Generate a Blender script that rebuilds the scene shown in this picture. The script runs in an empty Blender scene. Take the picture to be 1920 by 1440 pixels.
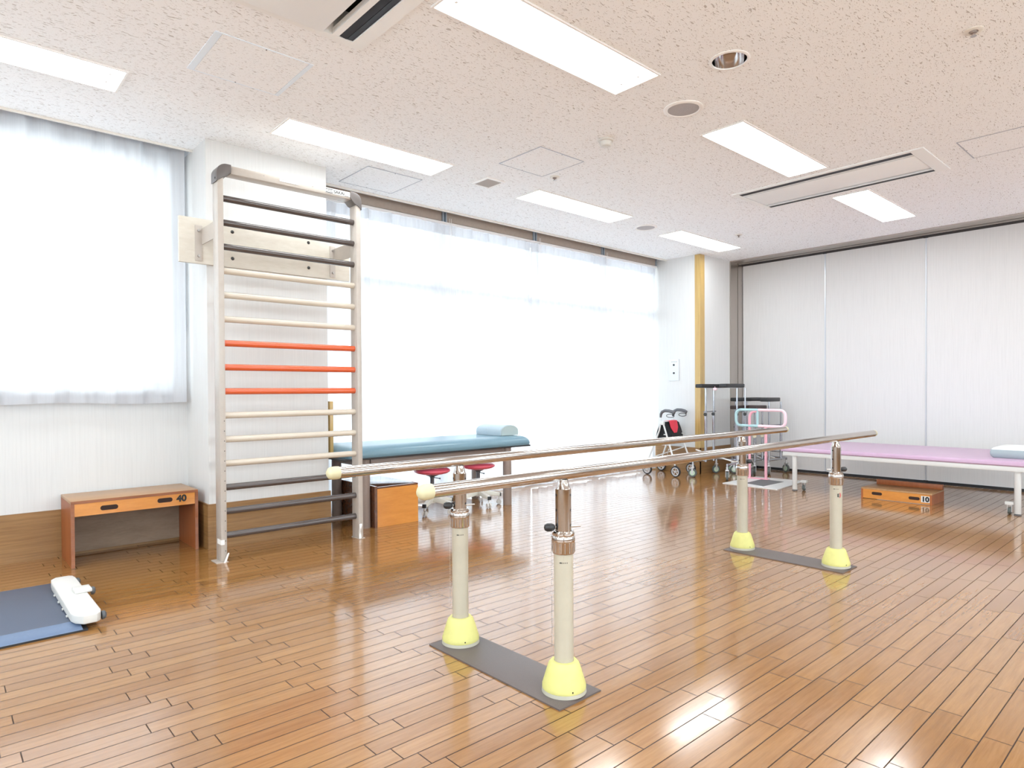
import bpy, bmesh, math, random
from mathutils import Vector, Matrix
random.seed(7)
SC = bpy.context.scene
COL = SC.collection
PI = math.pi

# ---------------------------------------------------------------- camera
YAW, PITCH, ROLL = 8.38613986e-01, -1.11429234e-02, -5.85074329e-03
FPX, CY, CAM_H = 1207.29232, 746.394995, 1.052
fw = Vector((math.cos(PITCH)*math.cos(YAW), math.cos(PITCH)*math.sin(YAW), math.sin(PITCH)))
rt0 = Vector((math.sin(YAW), -math.cos(YAW), 0)); up0 = rt0.cross(fw)
c_, s_ = math.cos(ROLL), math.sin(ROLL)
rt = c_*rt0 + s_*up0; up = -s_*rt0 + c_*up0
cam_data = bpy.data.cameras.new('camera')
cam = bpy.data.objects.new('camera', cam_data); COL.objects.link(cam)
M = Matrix((rt, up, -fw)).transposed().to_4x4(); M.translation = Vector((0, 0, CAM_H))
cam.matrix_world = M
cam_data.sensor_fit = 'HORIZONTAL'; cam_data.sensor_width = 36.0
cam_data.lens = 36.0*FPX/1920.0
cam_data.shift_y = (CY-720.0)/1920.0
cam_data.clip_start = 0.02
SC.camera = cam

# ---------------------------------------------------------------- world, exposure, daylight
W = bpy.data.worlds.new('overcast_sky'); SC.world = W; W.use_nodes = True
wn = W.node_tree.nodes; wl = W.node_tree.links
bg = wn['Background']
tc = wn.new('ShaderNodeTexCoord'); sx = wn.new('ShaderNodeSeparateXYZ'); cr = wn.new('ShaderNodeValToRGB')
wl.new(tc.outputs['Generated'], sx.inputs[0]); mr = wn.new('ShaderNodeMapRange'); mr.inputs[1].default_value = -1.0; wl.new(sx.outputs['Z'], mr.inputs[0]); wl.new(mr.outputs[0], cr.inputs[0]); wl.new(cr.outputs[0], bg.inputs['Color'])
cr.color_ramp.elements[0].position = 0.49; cr.color_ramp.elements[0].color = (0.80, 0.82, 0.85, 1)     # pale ground beyond the terrace
cr.color_ramp.elements[1].position = 0.505; cr.color_ramp.elements[1].color = (0.82, 0.90, 1.0, 1)      # overcast sky
SKY = 3.8
bg.inputs['Strength'].default_value = SKY
SC.view_settings.view_transform = 'Standard'; SC.view_settings.look = 'None'
SC.view_settings.exposure = 0.92; SC.view_settings.gamma = 1.0
SC.view_settings.use_curve_mapping = False
PANEL = 7.5          # emission of the fluorescent ceiling panels
def portal(x0, x1, z0, z1, y, rot=(-PI/2, 0, 0), x=None):
    ld = bpy.data.lights.new('window_portal', 'AREA'); ld.shape = 'RECTANGLE'
    ld.size = x1-x0; ld.size_y = z1-z0; ld.cycles.is_portal = True
    o = bpy.data.objects.new('window_portal', ld); COL.objects.link(o)
    o.location = ((x0+x1)/2, y, (z0+z1)/2) if x is None else (x, y, (z0+z1)/2); o.rotation_euler = rot
portal(2.5, 7.14, 0.02, 2.7, 5.30)
portal(-1.6, 1.28, 1.09, 2.65, 5.30)
portal(-2.2, 7.2, 0.9, 2.5, -3.85, (PI/2, 0, 0))  # opening of the added window behind the camera
portal(-2.6, 3.4, 0.9, 2.5, 0.4, (PI/2, 0, -PI/2), -3.25)  # opening of the added side wall window
try:
    SC.cycles.use_denoising = True
    SC.cycles.max_bounces = 12; SC.cycles.diffuse_bounces = 8; SC.cycles.glossy_bounces = 5
    SC.cycles.transmission_bounces = 6; SC.cycles.transparent_max_bounces = 12
    SC.cycles.sample_clamp_indirect = 6.0; SC.cycles.caustics_reflective = True; SC.cycles.blur_glossy = 0.6; SC.cycles.caustics_refractive = False
except Exception:
    pass

# ---------------------------------------------------------------- materials
def mat(name, col=(0.8, 0.8, 0.8), rough=0.5, metal=0.0, spec=0.5, coat=0.0, coat_rough=0.1):
    m = bpy.data.materials.new(name); m.use_nodes = True
    b = m.node_tree.nodes['Principled BSDF']
    b.inputs['Base Color'].default_value = (*col, 1); b.inputs['Roughness'].default_value = rough
    b.inputs['Metallic'].default_value = metal; b.inputs['Specular IOR Level'].default_value = spec
    b.inputs['Coat Weight'].default_value = coat; b.inputs['Coat Roughness'].default_value = coat_rough
    return m
class N:
    """small node helper"""
    def __init__(s, m):
        s.t = m.node_tree; s.n = s.t.nodes; s.l = s.t.links; s.b = s.n.get('Principled BSDF')
    def new(s, kind, **kw):
        x = s.n.new(kind)
        for k, v in kw.items(): setattr(x, k, v)
        return x
    def put(s, inp, v):
        if hasattr(v, 'is_linked') or hasattr(v, 'links'): s.l.new(v, inp)
        else: inp.default_value = v
    def math(s, op, a, b=None, c=None):
        x = s.new('ShaderNodeMath', operation=op)
        s.put(x.inputs[0], a)
        if b is not None: s.put(x.inputs[1], b)
        if c is not None: s.put(x.inputs[2], c)
        return x.outputs[0]
    def mix(s, f, a, b, kind='MIX'):
        x = s.new('ShaderNodeMix', data_type='RGBA', blend_type=kind)
        s.put(x.inputs[0], f); s.put(x.inputs[6], a); s.put(x.inputs[7], b)
        return x.outputs[2]
    def ramp(s, f, *stops):
        x = s.new('ShaderNodeValToRGB'); e = x.color_ramp.elements
        while len(e) < len(stops): e.new(0.5)
        for el, (p, c) in zip(e, stops):
            el.position = p; el.color = (*c, 1) if len(c) == 3 else c
        s.put(x.inputs[0], f); return x.outputs[0]
    def obj(s): return s.new('ShaderNodeTexCoord').outputs['Object']
    def map(s, v, scale=(1, 1, 1), loc=(0, 0, 0)):
        x = s.new('ShaderNodeMapping'); s.put(x.inputs[0], v)
        x.inputs['Scale'].default_value = scale; x.inputs['Location'].default_value = loc
        return x.outputs[0]
    def noise(s, v, scale=5, detail=3, rough=0.5):
        x = s.new('ShaderNodeTexNoise'); s.put(x.inputs['Vector'], v)
        x.inputs['Scale'].default_value = scale; x.inputs['Detail'].default_value = detail; x.inputs['Roughness'].default_value = rough
        return x.outputs[0]
    def bump(s, h, strength=0.2, dist=0.01):
        x = s.new('ShaderNodeBump'); x.inputs['Strength'].default_value = strength; x.inputs['Distance'].default_value = dist
        s.put(x.inputs['Height'], h); return x.outputs[0]

def wood_mat(name, a, b, scale=(2, 30, 30), rough=0.35, coat=0.3, grain=0.6):
    m = mat(name, a, rough, coat=coat); n = N(m)
    v = n.map(n.obj(), scale)
    g = n.noise(v, 2.2, 5, 0.62)
    g2 = n.noise(n.map(n.obj(), tuple(s*4 for s in scale)), 3, 2, 0.5)
    f = n.math('ADD', n.math('MULTIPLY', g, 0.75), n.math('MULTIPLY', g2, 0.25))
    c = n.ramp(f, (0.5-0.28*grain, a), (0.5+0.28*grain, b))
    n.l.new(c, n.b.inputs['Base Color'])
    return m

def floor_mat():
    m = mat('parquet_flooring', (0.5, 0.27, 0.1), 0.3, coat=0.0); n = N(m)
    s = n.new('ShaderNodeSeparateXYZ'); n.l.new(n.obj(), s.inputs[0]); X, Y = s.outputs[0], s.outputs[1]
    w, L = 0.0722, 0.4525
    k = n.math('DIVIDE', n.math('SUBTRACT', 2.2951, Y), w)           # strip coordinate, grows towards -Y
    ki = n.math('FLOOR', k); kf = n.math('SUBTRACT', k, ki)
    j = n.math('FLOORED_MODULO', ki, 4.0)
    u = n.math('DIVIDE', n.math('SUBTRACT', X, n.math('ADD', 0.49, n.math('MULTIPLY', j, 0.047))), L)
    ui = n.math('FLOOR', u); uf = n.math('SUBTRACT', u, ui)
    # seams
    dk = n.math('MINIMUM', kf, n.math('SUBTRACT', 1.0, kf)); dk = n.math('MULTIPLY', dk, w)
    du = n.math('MINIMUM', uf, n.math('SUBTRACT', 1.0, uf)); du = n.math('MULTIPLY', du, L)
    seam_k = n.math('LESS_THAN', dk, 0.0018); seam_u = n.math('LESS_THAN', du, 0.0018)
    seam = n.math('MAXIMUM', seam_k, seam_u)
    # board identity
    cmb = n.new('ShaderNodeCombineXYZ'); n.l.new(ki, cmb.inputs[0]); n.l.new(ui, cmb.inputs[1])
    wn_ = n.new('ShaderNodeTexWhiteNoise', noise_dimensions='3D'); n.l.new(cmb.outputs[0], wn_.inputs['Vector'])
    bid = wn_.outputs['Value']
    # grain
    off = n.new('ShaderNodeVectorMath', operation='MULTIPLY_ADD'); n.l.new(wn_.outputs['Color'], off.inputs[0])
    off.inputs[1].default_value = (40, 40, 40); n.l.new(n.obj(), off.inputs[2])
    g1 = n.noise(n.map(off.outputs[0], (3, 45, 1)), 1.6, 5, 0.6)
    g2 = n.noise(n.map(off.outputs[0], (14, 260, 1)), 1.5, 3, 0.6)
    base = n.ramp(bid, (0.0, (0.28, 0.128, 0.035)), (0.5, (0.32, 0.153, 0.044)), (1.0, (0.355, 0.180, 0.057)))
    gr = n.math('ADD', n.math('MULTIPLY', g1, 0.7), n.math('MULTIPLY', g2, 0.3))
    gcol = n.ramp(gr, (0.30, (0.74, 0.66, 0.58)), (0.62, (1.0, 1.0, 1.0)))
    c = n.mix(1.0, base, gcol, 'MULTIPLY')
    blot = n.noise(n.map(n.obj(), (1, 1, 1)), 1.3, 2, 0.5)
    c = n.mix(n.math('MULTIPLY', n.math('SUBTRACT', blot, 0.3), 0.35), c, (0.44, 0.25, 0.11, 1))
    c = n.mix(n.math('MULTIPLY', seam, 0.9), c, (0.02, 0.010, 0.006, 1))
    n.l.new(c, n.b.inputs['Base Color'])
    # wax finish with slightly uneven gloss
    patch = n.noise(n.map(n.obj(), (1.0, 1.6, 1)), 1.1, 3, 0.55)
    scratch = n.noise(n.map(n.obj(), (3, 30, 1)), 2.0, 4, 0.7)
    r = n.math('ADD', 0.04, n.math('MULTIPLY', n.math('POWER', patch, 2.0), 0.30))
    r = n.math('ADD', r, n.math('MULTIPLY', n.math('POWER', scratch, 3.0), 0.25))
    r = n.math('ADD', r, n.math('MULTIPLY', seam, 0.3))
    n.l.new(r, n.b.inputs['Roughness']); SPEC = n.math('SUBTRACT', 0.95, n.math('MULTIPLY', seam, 0.8))
    n.l.new(SPEC, n.b.inputs['Specular IOR Level'])
    n.l.new(n.math('MULTIPLY', n.math('SUBTRACT', 1.0, seam), 0.32), n.b.inputs['Coat Weight']); n.b.inputs['Coat Roughness'].default_value = 0.08; n.b.inputs['Coat IOR'].default_value = 1.5
    wave = n.noise(n.map(n.obj(), (6, 22, 1)), 1.5, 2, 0.5)
    h = n.math('SUBTRACT', n.math('ADD', n.math('MULTIPLY', wave, 0.06), n.math('MULTIPLY', gr, 0.05)), n.math('MULTIPLY', seam, 0.25))
    h = n.math('ADD', h, n.math('MULTIPLY', bid, 0.02))
    n.l.new(n.bump(h, 0.14, 0.012), n.b.inputs['Normal'])
    return m

def ceiling_mat(name='rock_wool_ceiling_board'):
    m = mat(name, (0.935, 0.96, 0.985), 0.9, spec=0.2); n = N(m)
    o = n.obj()
    warp = n.new('ShaderNodeVectorMath', operation='MULTIPLY_ADD')
    nn = n.new('ShaderNodeTexNoise'); n.l.new(o, nn.inputs['Vector']); nn.inputs['Scale'].default_value = 14
    n.l.new(nn.outputs['Color'], warp.inputs[0]); warp.inputs[1].default_value = (0.04, 0.04, 0); n.l.new(o, warp.inputs[2])
    v = warp.outputs[0]
    a = n.noise(n.map(v, (28, 120, 1)), 1.0, 1, 0.4)
    b = n.noise(n.map(v, (60, 230, 1), (3.1, 5.7, 0)), 1.0, 1, 0.4)
    d = n.noise(n.map(o, (150, 190, 1), (8.1, 1.7, 0)), 1.0, 1, 0.5)
    fa = n.ramp(a, (0.295, (1, 1, 1)), (0.325, (0, 0, 0)))
    fb = n.ramp(b, (0.30, (1, 1, 1)), (0.33, (0, 0, 0)))
    fd = n.ramp(d, (0.28, (1, 1, 1)), (0.31, (0, 0, 0)))
    f = n.math('MAXIMUM', n.math('MAXIMUM', fa, fb), n.math('MULTIPLY', fd, 0.6))
    c = n.mix(n.math('MULTIPLY', f, 0.62), (0.935, 0.96, 0.985, 1), (0.30, 0.26, 0.25, 1))
    n.l.new(c, n.b.inputs['Base Color'])
    n.l.new(n.bump(n.math('MULTIPLY', f, -1.0), 0.35, 0.002), n.b.inputs['Normal'])
    return m

def wallpaper_mat(name, col, amt=0.06):
    m = mat(name, col, 0.75, spec=0.3); n = N(m)
    o = n.obj()
    st = n.noise(n.map(o, (210, 210, 4.0)), 1.0, 2, 0.6)
    st2 = n.noise(n.map(o, (75, 75, 1.6), (3, 1, 0)), 1.0, 2, 0.5)
    f = n.math('ADD', n.math('MULTIPLY', st, 0.6), n.math('MULTIPLY', st2, 0.4))
    dark = tuple(x*(1-amt*2.4) for x in col)
    c = n.ramp(f, (0.34, dark), (0.56, col))
    n.l.new(c, n.b.inputs['Base Color'])
    n.l.new(n.bump(f, 0.15, 0.001), n.b.inputs['Normal'])
    return m

def curtain_mat():
    m = bpy.data.materials.new('sheer_voile_curtain'); m.use_nodes = True
    n = N(m); n.n.remove(n.b); out = n.n['Material Output']
    o = n.obj()
    thread = n.noise(n.map(o, (260, 60, 3)), 1.0, 2, 0.6)
    band = n.noise(n.map(o, (26, 6, 0.5), (1, 7, 3)), 1.0, 3, 0.55)
    dens = n.math('ADD', n.math('MULTIPLY', thread, 0.55), n.math('MULTIPLY', band, 0.45))
    tr = n.ramp(dens, (0.35, (0.085, 0.085, 0.085)), (0.62, (0.012, 0.012, 0.012)))
    dif = n.new('ShaderNodeBsdfDiffuse'); dif.inputs[0].default_value = (0.72, 0.73, 0.76, 1)
    tl = n.new('ShaderNodeBsdfTranslucent'); tl.inputs[0].default_value = (0.80, 0.81, 0.84, 1)
    tp = n.new('ShaderNodeBsdfTransparent'); tp.inputs[0].default_value = (1, 1, 1, 1)
    m1 = n.new('ShaderNodeMixShader'); m1.inputs[0].default_value = 0.55
    n.l.new(dif.outputs[0], m1.inputs[1]); n.l.new(tl.outputs[0], m1.inputs[2])
    m2 = n.new('ShaderNodeMixShader'); n.l.new(tr, m2.inputs[0])
    n.l.new(m1.outputs[0], m2.inputs[1]); n.l.new(tp.outputs[0], m2.inputs[2])
    n.l.new(m2.outputs[0], out.inputs[0])
    return m

def glass_mat():
    m = bpy.data.materials.new('window_glass'); m.use_nodes = True
    n = N(m); n.n.remove(n.b); out = n.n['Material Output']
    gl = n.new('ShaderNodeBsdfGlossy'); gl.inputs['Roughness'].default_value = 0.02
    tp = n.new('ShaderNodeBsdfTransparent'); tp.inputs[0].default_value = (0.95, 0.98, 0.97, 1)
    mx = n.new('ShaderNodeMixShader'); mx.inputs[0].default_value = 0.06
    n.l.new(tp.outputs[0], mx.inputs[1]); n.l.new(gl.outputs[0], mx.inputs[2]); n.l.new(mx.outputs[0], out.inputs[0])
    return m

def emit_mat(name, col, strength):
    m = mat(name, (0.9, 0.9, 0.9), 0.4); b = m.node_tree.nodes['Principled BSDF']
    b.inputs['Emission Color'].default_value = (*col, 1); b.inputs['Emission Strength'].default_value = strength
    return m

def speck_mat(name, col, amt, scale=60, rough=0.4, metal=0.0):
    m = mat(name, col, rough, metal); n = N(m)
    f = n.noise(n.obj(), scale, 3, 0.6)
    c = n.ramp(f, (0.3, tuple(x*(1-amt) for x in col)), (0.65, col)); n.l.new(c, n.b.inputs['Base Color'])
    return m

def chrome_mat(name, col=(0.80, 0.78, 0.76), rough=0.14):
    m = mat(name, col, rough, 1.0); n = N(m)
    return m

MT = {}
MT['floor'] = floor_mat()
MT['ceil'] = ceiling_mat()
MT['wall'] = wallpaper_mat('wallpaper_off_white', (0.68, 0.68, 0.675), 0.022)
MT['wall2'] = wallpaper_mat('wallpaper_partition', (0.695, 0.69, 0.69), 0.025)
MT['plaster'] = speck_mat('painted_plaster', (0.84, 0.84, 0.84), 0.03, 20, 0.7)
MT['skirt'] = wood_mat('oak_skirting', (0.21, 0.105, 0.036), (0.34, 0.185, 0.068), (1.2, 1.2, 34), 0.45, 0.05)
MT['guard'] = wood_mat('golden_wood_corner_guard', (0.42, 0.27, 0.09), (0.58, 0.40, 0.15), (40, 40, 1.0), 0.3, 0.4)
MT['steel'] = chrome_mat('brushed_steel_frame', (0.50, 0.455, 0.42), 0.32)
MT['steel_dark'] = mat('dark_track_gap', (0.05, 0.045, 0.045), 0.6)
MT['alu'] = mat('aluminium_strip', (0.62, 0.65, 0.70), 0.35, 0.9)
MT['black'] = mat('black_rubber', (0.018, 0.018, 0.02), 0.5)
MT['blackglossy'] = mat('black_plastic', (0.02, 0.02, 0.022), 0.28)
MT['curtain'] = curtain_mat()
MT['glass'] = glass_mat()
MT['winframe'] = mat('white_window_frame', (0.80, 0.81, 0.84), 0.4, 0.0)
MT['blind'] = speck_mat('brown_blind_cassette', (0.42, 0.35, 0.30), 0.08, 30, 0.5)
MT['trimwhite'] = mat('cream_metal_trim', (0.78, 0.75, 0.70), 0.45)
MT['track'] = mat('white_curtain_track', (0.82, 0.80, 0.80), 0.4)
MT['bracket'] = mat('grey_bracket', (0.45, 0.52, 0.60), 0.4, 0.4)
MT['panel'] = emit_mat('light_diffuser', (0.92, 0.98, 1.0), PANEL)
MT['fixture'] = mat('white_fixture', (0.88, 0.87, 0.86), 0.4)
MT['ac'] = mat('ac_cover_white', (0.89, 0.91, 0.915), 0.5)
MT['acdark'] = mat('ac_black_slot', (0.008, 0.008, 0.013), 0.55)
MT['grille'] = speck_mat('speaker_mesh', (0.46, 0.44, 0.45), 0.2, 300, 0.6)
MT['ventslat'] = mat('vent_slat', (0.42, 0.38, 0.35), 0.5)
MT['mirror'] = chrome_mat('downlight_reflector', (0.85, 0.83, 0.82), 0.10)
MT['lamp'] = mat('frosted_lamp_bulb', (0.72, 0.60, 0.48), 0.3)
MT['chrome'] = chrome_mat('polished_steel_tube', (0.56, 0.52, 0.49), 0.11)
MT['chrome_thin'] = chrome_mat('chrome_tube', (0.46, 0.47, 0.51), 0.16)
MT['cream'] = speck_mat('cream_enamel', (0.50, 0.455, 0.36), 0.05, 25, 0.3)
MT['creamcap'] = mat('cream_rubber_cap', (0.60, 0.55, 0.35), 0.4)
MT['yellow'] = speck_mat('yellow_foam', (0.67, 0.645, 0.23), 0.05, 40, 0.55)
MT['cupbase'] = mat('clear_plastic_rim', (0.48, 0.46, 0.38), 0.35)
MT['plate'] = speck_mat('brown_grey_rubber_plate', (0.125, 0.102, 0.096), 0.12, 250, 0.5)
MT['ladder'] = speck_mat('beige_painted_metal', (0.50, 0.45, 0.405), 0.06, 25, 0.32)
MT['cap'] = mat('dark_grey_plastic_cap', (0.135, 0.12, 0.115), 0.28)
MT['rung_dark'] = mat('dark_brown_rung', (0.075, 0.058, 0.054), 0.2, coat=0.5)
MT['rung_beige'] = mat('beige_rung', (0.60, 0.53, 0.44), 0.25, coat=0.5)
MT['rung_red'] = mat('orange_red_rung', (0.66, 0.105, 0.028), 0.25, coat=0.5)
MT['board'] = wood_mat('pale_painted_board', (0.58, 0.53, 0.45), (0.68, 0.64, 0.57), (2, 20, 8), 0.5, 0.1)
MT['bolt'] = mat('dark_bolt', (0.05, 0.05, 0.05), 0.35, 0.6)
MT['boltsilver'] = mat('silver_bolt', (0.45, 0.43, 0.42), 0.3, 0.8)
MT['sticker'] = mat('white_sticker', (0.70, 0.70, 0.69), 0.5)
MT['tape'] = mat('white_tape', (0.86, 0.85, 0.83), 0.5)
MT['ink'] = mat('black_ink', (0.01, 0.01, 0.012), 0.5)
MT['redink'] = mat('red_ink', (0.6, 0.04, 0.05), 0.5)
MT['plyfront'] = wood_mat('orange_varnished_wood', (0.56, 0.205, 0.032), (0.68, 0.28, 0.052), (2, 2, 12), 0.28, 0.5)
MT['plyside'] = wood_mat('red_brown_varnished_wood', (0.30, 0.08, 0.020), (0.40, 0.12, 0.032), (12, 12, 1.5), 0.45, 0.1)
MT['plytop'] = wood_mat('tan_varnished_wood', (0.38, 0.205, 0.09), (0.47, 0.27, 0.13), (2, 20, 20), 0.4, 0.2)
MT['plyback'] = wood_mat('unpainted_back_board', (0.24, 0.165, 0.11), (0.33, 0.24, 0.17), (2, 20, 8), 0.6, 0.0)
MT['plyedge'] = wood_mat('dark_edge_wood', (0.22, 0.07, 0.025), (0.32, 0.11, 0.04), (2, 20, 20), 0.35, 0.3)
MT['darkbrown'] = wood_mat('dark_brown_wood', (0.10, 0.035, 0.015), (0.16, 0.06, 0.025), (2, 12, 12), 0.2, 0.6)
MT['slot'] = mat('slot_dark', (0.03, 0.012, 0.008), 0.8)
MT['bluevinyl'] = speck_mat('blue_vinyl', (0.145, 0.255, 0.32), 0.05, 60, 0.28)
MT['paleblue'] = speck_mat('pale_blue_vinyl', (0.40, 0.485, 0.54), 0.04, 60, 0.35)
MT['palegreyblue'] = mat('pale_grey_blue_vinyl', (0.40, 0.48, 0.48), 0.45)
MT['brownmetal'] = speck_mat('brown_painted_metal', (0.30, 0.235, 0.205), 0.08, 120, 0.35)
MT['pinkseat'] = mat('crimson_vinyl', (0.72, 0.10, 0.15), 0.3)
MT['stoolgrey'] = mat('grey_plastic', (0.10, 0.10, 0.11), 0.35)
MT['stoolcream'] = mat('cream_star_base', (0.74, 0.73, 0.66), 0.35)
MT['caster'] = mat('pale_caster', (0.62, 0.60, 0.57), 0.35)
MT['lilac'] = speck_mat('lilac_vinyl', (0.50, 0.335, 0.475), 0.03, 50, 0.33)
MT['white'] = mat('white_enamel', (0.68, 0.68, 0.67), 0.3)
MT['whiteplastic'] = mat('white_plastic', (0.66, 0.655, 0.63), 0.4)
MT['pillowtop'] = mat('pillow_white_top', (0.70, 0.71, 0.70), 0.6)
MT['pillowside'] = mat('pillow_grey_blue', (0.34, 0.41, 0.43), 0.6)
MT['bluemat'] = speck_mat('blue_grey_mat', (0.085, 0.105, 0.155), 0.15, 500, 0.5)
MT['blueramp'] = speck_mat('blue_ramp', (0.115, 0.165, 0.27), 0.05, 100, 0.25)
MT['knob'] = mat('grey_knob', (0.09, 0.10, 0.11), 0.4)
MT['pad'] = speck_mat('black_vinyl_pad', (0.022, 0.022, 0.024), 0.2, 80, 0.42)
MT['padbrown'] = speck_mat('dark_brown_vinyl_pad', (0.045, 0.025, 0.022), 0.2, 80, 0.42)
MT['pink'] = mat('pink_enamel_tube', (0.86, 0.42, 0.50), 0.3)
MT['pinkrail'] = mat('light_pink_rail', (0.90, 0.62, 0.68), 0.35)
MT['aqua'] = mat('pale_aqua_rail', (0.42, 0.63, 0.66), 0.45)
MT['greymat'] = speck_mat('dark_grey_mat', (0.13, 0.13, 0.135), 0.1, 300, 0.6)
MT['ivory'] = mat('ivory_knob', (0.74, 0.68, 0.50), 0.4)
MT['greyrubber'] = mat('grey_caster_tyre', (0.10, 0.115, 0.11), 0.5)
MT['greenhub'] = mat('pale_green_hub', (0.52, 0.66, 0.50), 0.4)
MT['silver'] = mat('silver_hub', (0.62, 0.62, 0.63), 0.3, 0.6)
MT['redcloth'] = mat('red_cloth', (0.62, 0.04, 0.07), 0.8)
MT['blackcloth'] = mat('black_cloth', (0.012, 0.012, 0.014), 0.85)
MT['keyplate'] = speck_mat('silver_white_plate', (0.68, 0.71, 0.75), 0.06, 90, 0.35, 0.2)
MT['terrace'] = speck_mat('terrace_concrete', (0.55, 0.55, 0.55), 0.1, 8, 0.8)

# ---------------------------------------------------------------- object helpers
FR = {}     # frame of every root / part: world matrix of its root
def tag(o, label=None, cat=None, group=None, kind=None):
    if label: o['label'] = label
    if cat: o['category'] = cat
    if group: o['group'] = group
    if kind: o['kind'] = kind
    return o
def thing(name, label, cat, loc=(0, 0, 0), rotz=0.0, group=None):
    o = bpy.data.objects.new(name, None); COL.objects.link(o)
    o.empty_display_size = 0.1; o.location = loc; o.rotation_euler = (0, 0, rotz)
    FR[o] = Matrix.Translation(loc) @ Matrix.Rotation(rotz, 4, 'Z')
    return tag(o, label, cat, group)

class MB:
    """collects shapes in world (or root-local, when local=True at build) coordinates into one mesh"""
    def __init__(s): s.bm = bmesh.new(); s.smooth = []
    def box(s, x0, x1, y0, y1, z0, z1, bev=0.0, seg=2, rot=None, piv=None):
        b = bmesh.new()
        r = bmesh.ops.create_cube(b, size=1.0)
        for v in b.verts:
            v.co = Vector(((x0+x1)/2+v.co.x*(x1-x0), (y0+y1)/2+v.co.y*(y1-y0), (z0+z1)/2+v.co.z*(z1-z0)))
        if bev > 0:
            bmesh.ops.bevel(b, geom=list(b.edges), offset=bev, segments=seg, profile=0.5, affect='EDGES')
        if rot is not None:
            p = Vector(piv if piv else ((x0+x1)/2, (y0+y1)/2, (z0+z1)/2))
            for v in b.verts: v.co = rot @ (v.co-p) + p
        s._add(b, bev > 0); return s
    def _add(s, b, smooth=False):
        me = bpy.data.meshes.new('tmp'); b.to_mesh(me); b.free()
        n0 = len(s.bm.faces)
        s.bm.from_mesh(me); bpy.data.meshes.remove(me)
        s.bm.faces.ensure_lookup_table()
        for f in s.bm.faces[n0:]: f.smooth = smooth
    def tube(s, pts, r, seg=16, closed=False, caps=True):
        """swept circle through points; r may be a list"""
        pts = [Vector(p) for p in pts]; n = len(pts)
        rs = r if isinstance(r, (list, tuple)) else [r]*n
        b = bmesh.new(); rings = []
        prev = None
        for i, p in enumerate(pts):
            a = pts[(i-1) % n] if (closed or i > 0) else p
            c = pts[(i+1) % n] if (closed or i < n-1) else p
            d1 = (p-a).normalized() if (p-a).length > 1e-9 else None
            d2 = (c-p).normalized() if (c-p).length > 1e-9 else None
            d = ((d1 or d2)+(d2 or d1)).normalized()
            if prev is None:
                ref = Vector((0, 0, 1)) if abs(d.z) < 0.9 else Vector((1, 0, 0))
                u = d.cross(ref).normalized()
            else:
                u = (prev-d*prev.dot(d)).normalized()
            prev = u; w = d.cross(u)
            k = 1.0
            if d1 and d2:
                cs = max(0.3, math.cos(d1.angle(d2)/2)); k = 1.0/cs
            rings.append([b.verts.new(p+(u*math.cos(t)+w*math.sin(t))*rs[i]) for t in [2*PI*q/seg for q in range(seg)]])
        m = n if closed else n-1
        for i in range(m):
            A, B = rings[i], rings[(i+1) % n]
            for q in range(seg):
                b.faces.new((A[q], A[(q+1) % seg], B[(q+1) % seg], B[q]))
        if caps and not closed:
            b.faces.new(list(reversed(rings[0]))); b.faces.new(rings[-1])
        bmesh.ops.recalc_face_normals(b, faces=list(b.faces))
        s._add(b, True)
        return s
    def lathe(s, prof, at=(0, 0, 0), axis='Z', seg=32, ring=False):
        """profile [(r,h)] turned about an axis through at"""
        if ring: prof = list(prof)+[prof[0]]
        b = bmesh.new(); at = Vector(at); rings = []
        def P(r, h, t):
            if axis == 'Z': return at+Vector((r*math.cos(t), r*math.sin(t), h))
            if axis == 'X': return at+Vector((h, r*math.cos(t), r*math.sin(t)))
            return at+Vector((r*math.cos(t), h, r*math.sin(t)))
        for r, h in prof:
            if r < 1e-6: rings.append([b.verts.new(P(0, h, 0))])
            else: rings.append([b.verts.new(P(r, h, 2*PI*q/seg)) for q in range(seg)])
        for A, B in zip(rings, rings[1:]):
            for q in range(seg):
                if len(A) == 1 and len(B) == 1: continue
                if len(A) == 1: b.faces.new((A[0], B[(q+1) % seg], B[q]))
                elif len(B) == 1: b.faces.new((A[q], A[(q+1) % seg], B[0]))
                else: b.faces.new((A[q], A[(q+1) % seg], B[(q+1) % seg], B[q]))
        if len(rings[0]) > 1 and len(rings[-1]) > 1 and prof[0] != prof[-1]:
            b.faces.new(rings[0]); b.faces.new(list(reversed(rings[-1])))
        bmesh.ops.recalc_face_normals(b, faces=list(b.faces))
        s._add(b, True); return s
    def prism(s, poly, h0, h1, axis='Z', bev=0.0, seg=2, smooth=None):
        """polygon extruded along an axis. poly in the other two axes order (xy),(yz) or (xz)"""
        b = bmesh.new()
        def P(a, c, h):
            return {'Z': (a, c, h), 'X': (h, a, c), 'Y': (a, h, c)}[axis]
        A = [b.verts.new(P(p[0], p[1], h0)) for p in poly]; B = [b.verts.new(P(p[0], p[1], h1)) for p in poly]
        n = len(poly); caps = [b.faces.new(A), b.faces.new(B)]
        for i in range(n): b.faces.new((A[i], A[(i+1) % n], B[(i+1) % n], B[i]))
        bmesh.ops.recalc_face_normals(b, faces=list(b.faces))
        if bev > 0:
            es = [e for f in caps for e in f.edges]
            bmesh.ops.bevel(b, geom=es, offset=bev, segments=seg, profile=0.5, affect='EDGES')
        s._add(b, bev > 0 if smooth is None else smooth); return s
    def grid(s, f, nu, nv, smooth=True):
        b = bmesh.new()
        V = [[b.verts.new(f(i/nu, j/nv)) for j in range(nv+1)] for i in range(nu+1)]
        for i in range(nu):
            for j in range(nv): b.faces.new((V[i][j], V[i+1][j], V[i+1][j+1], V[i][j+1]))
        s._add(b, smooth); return s
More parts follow.
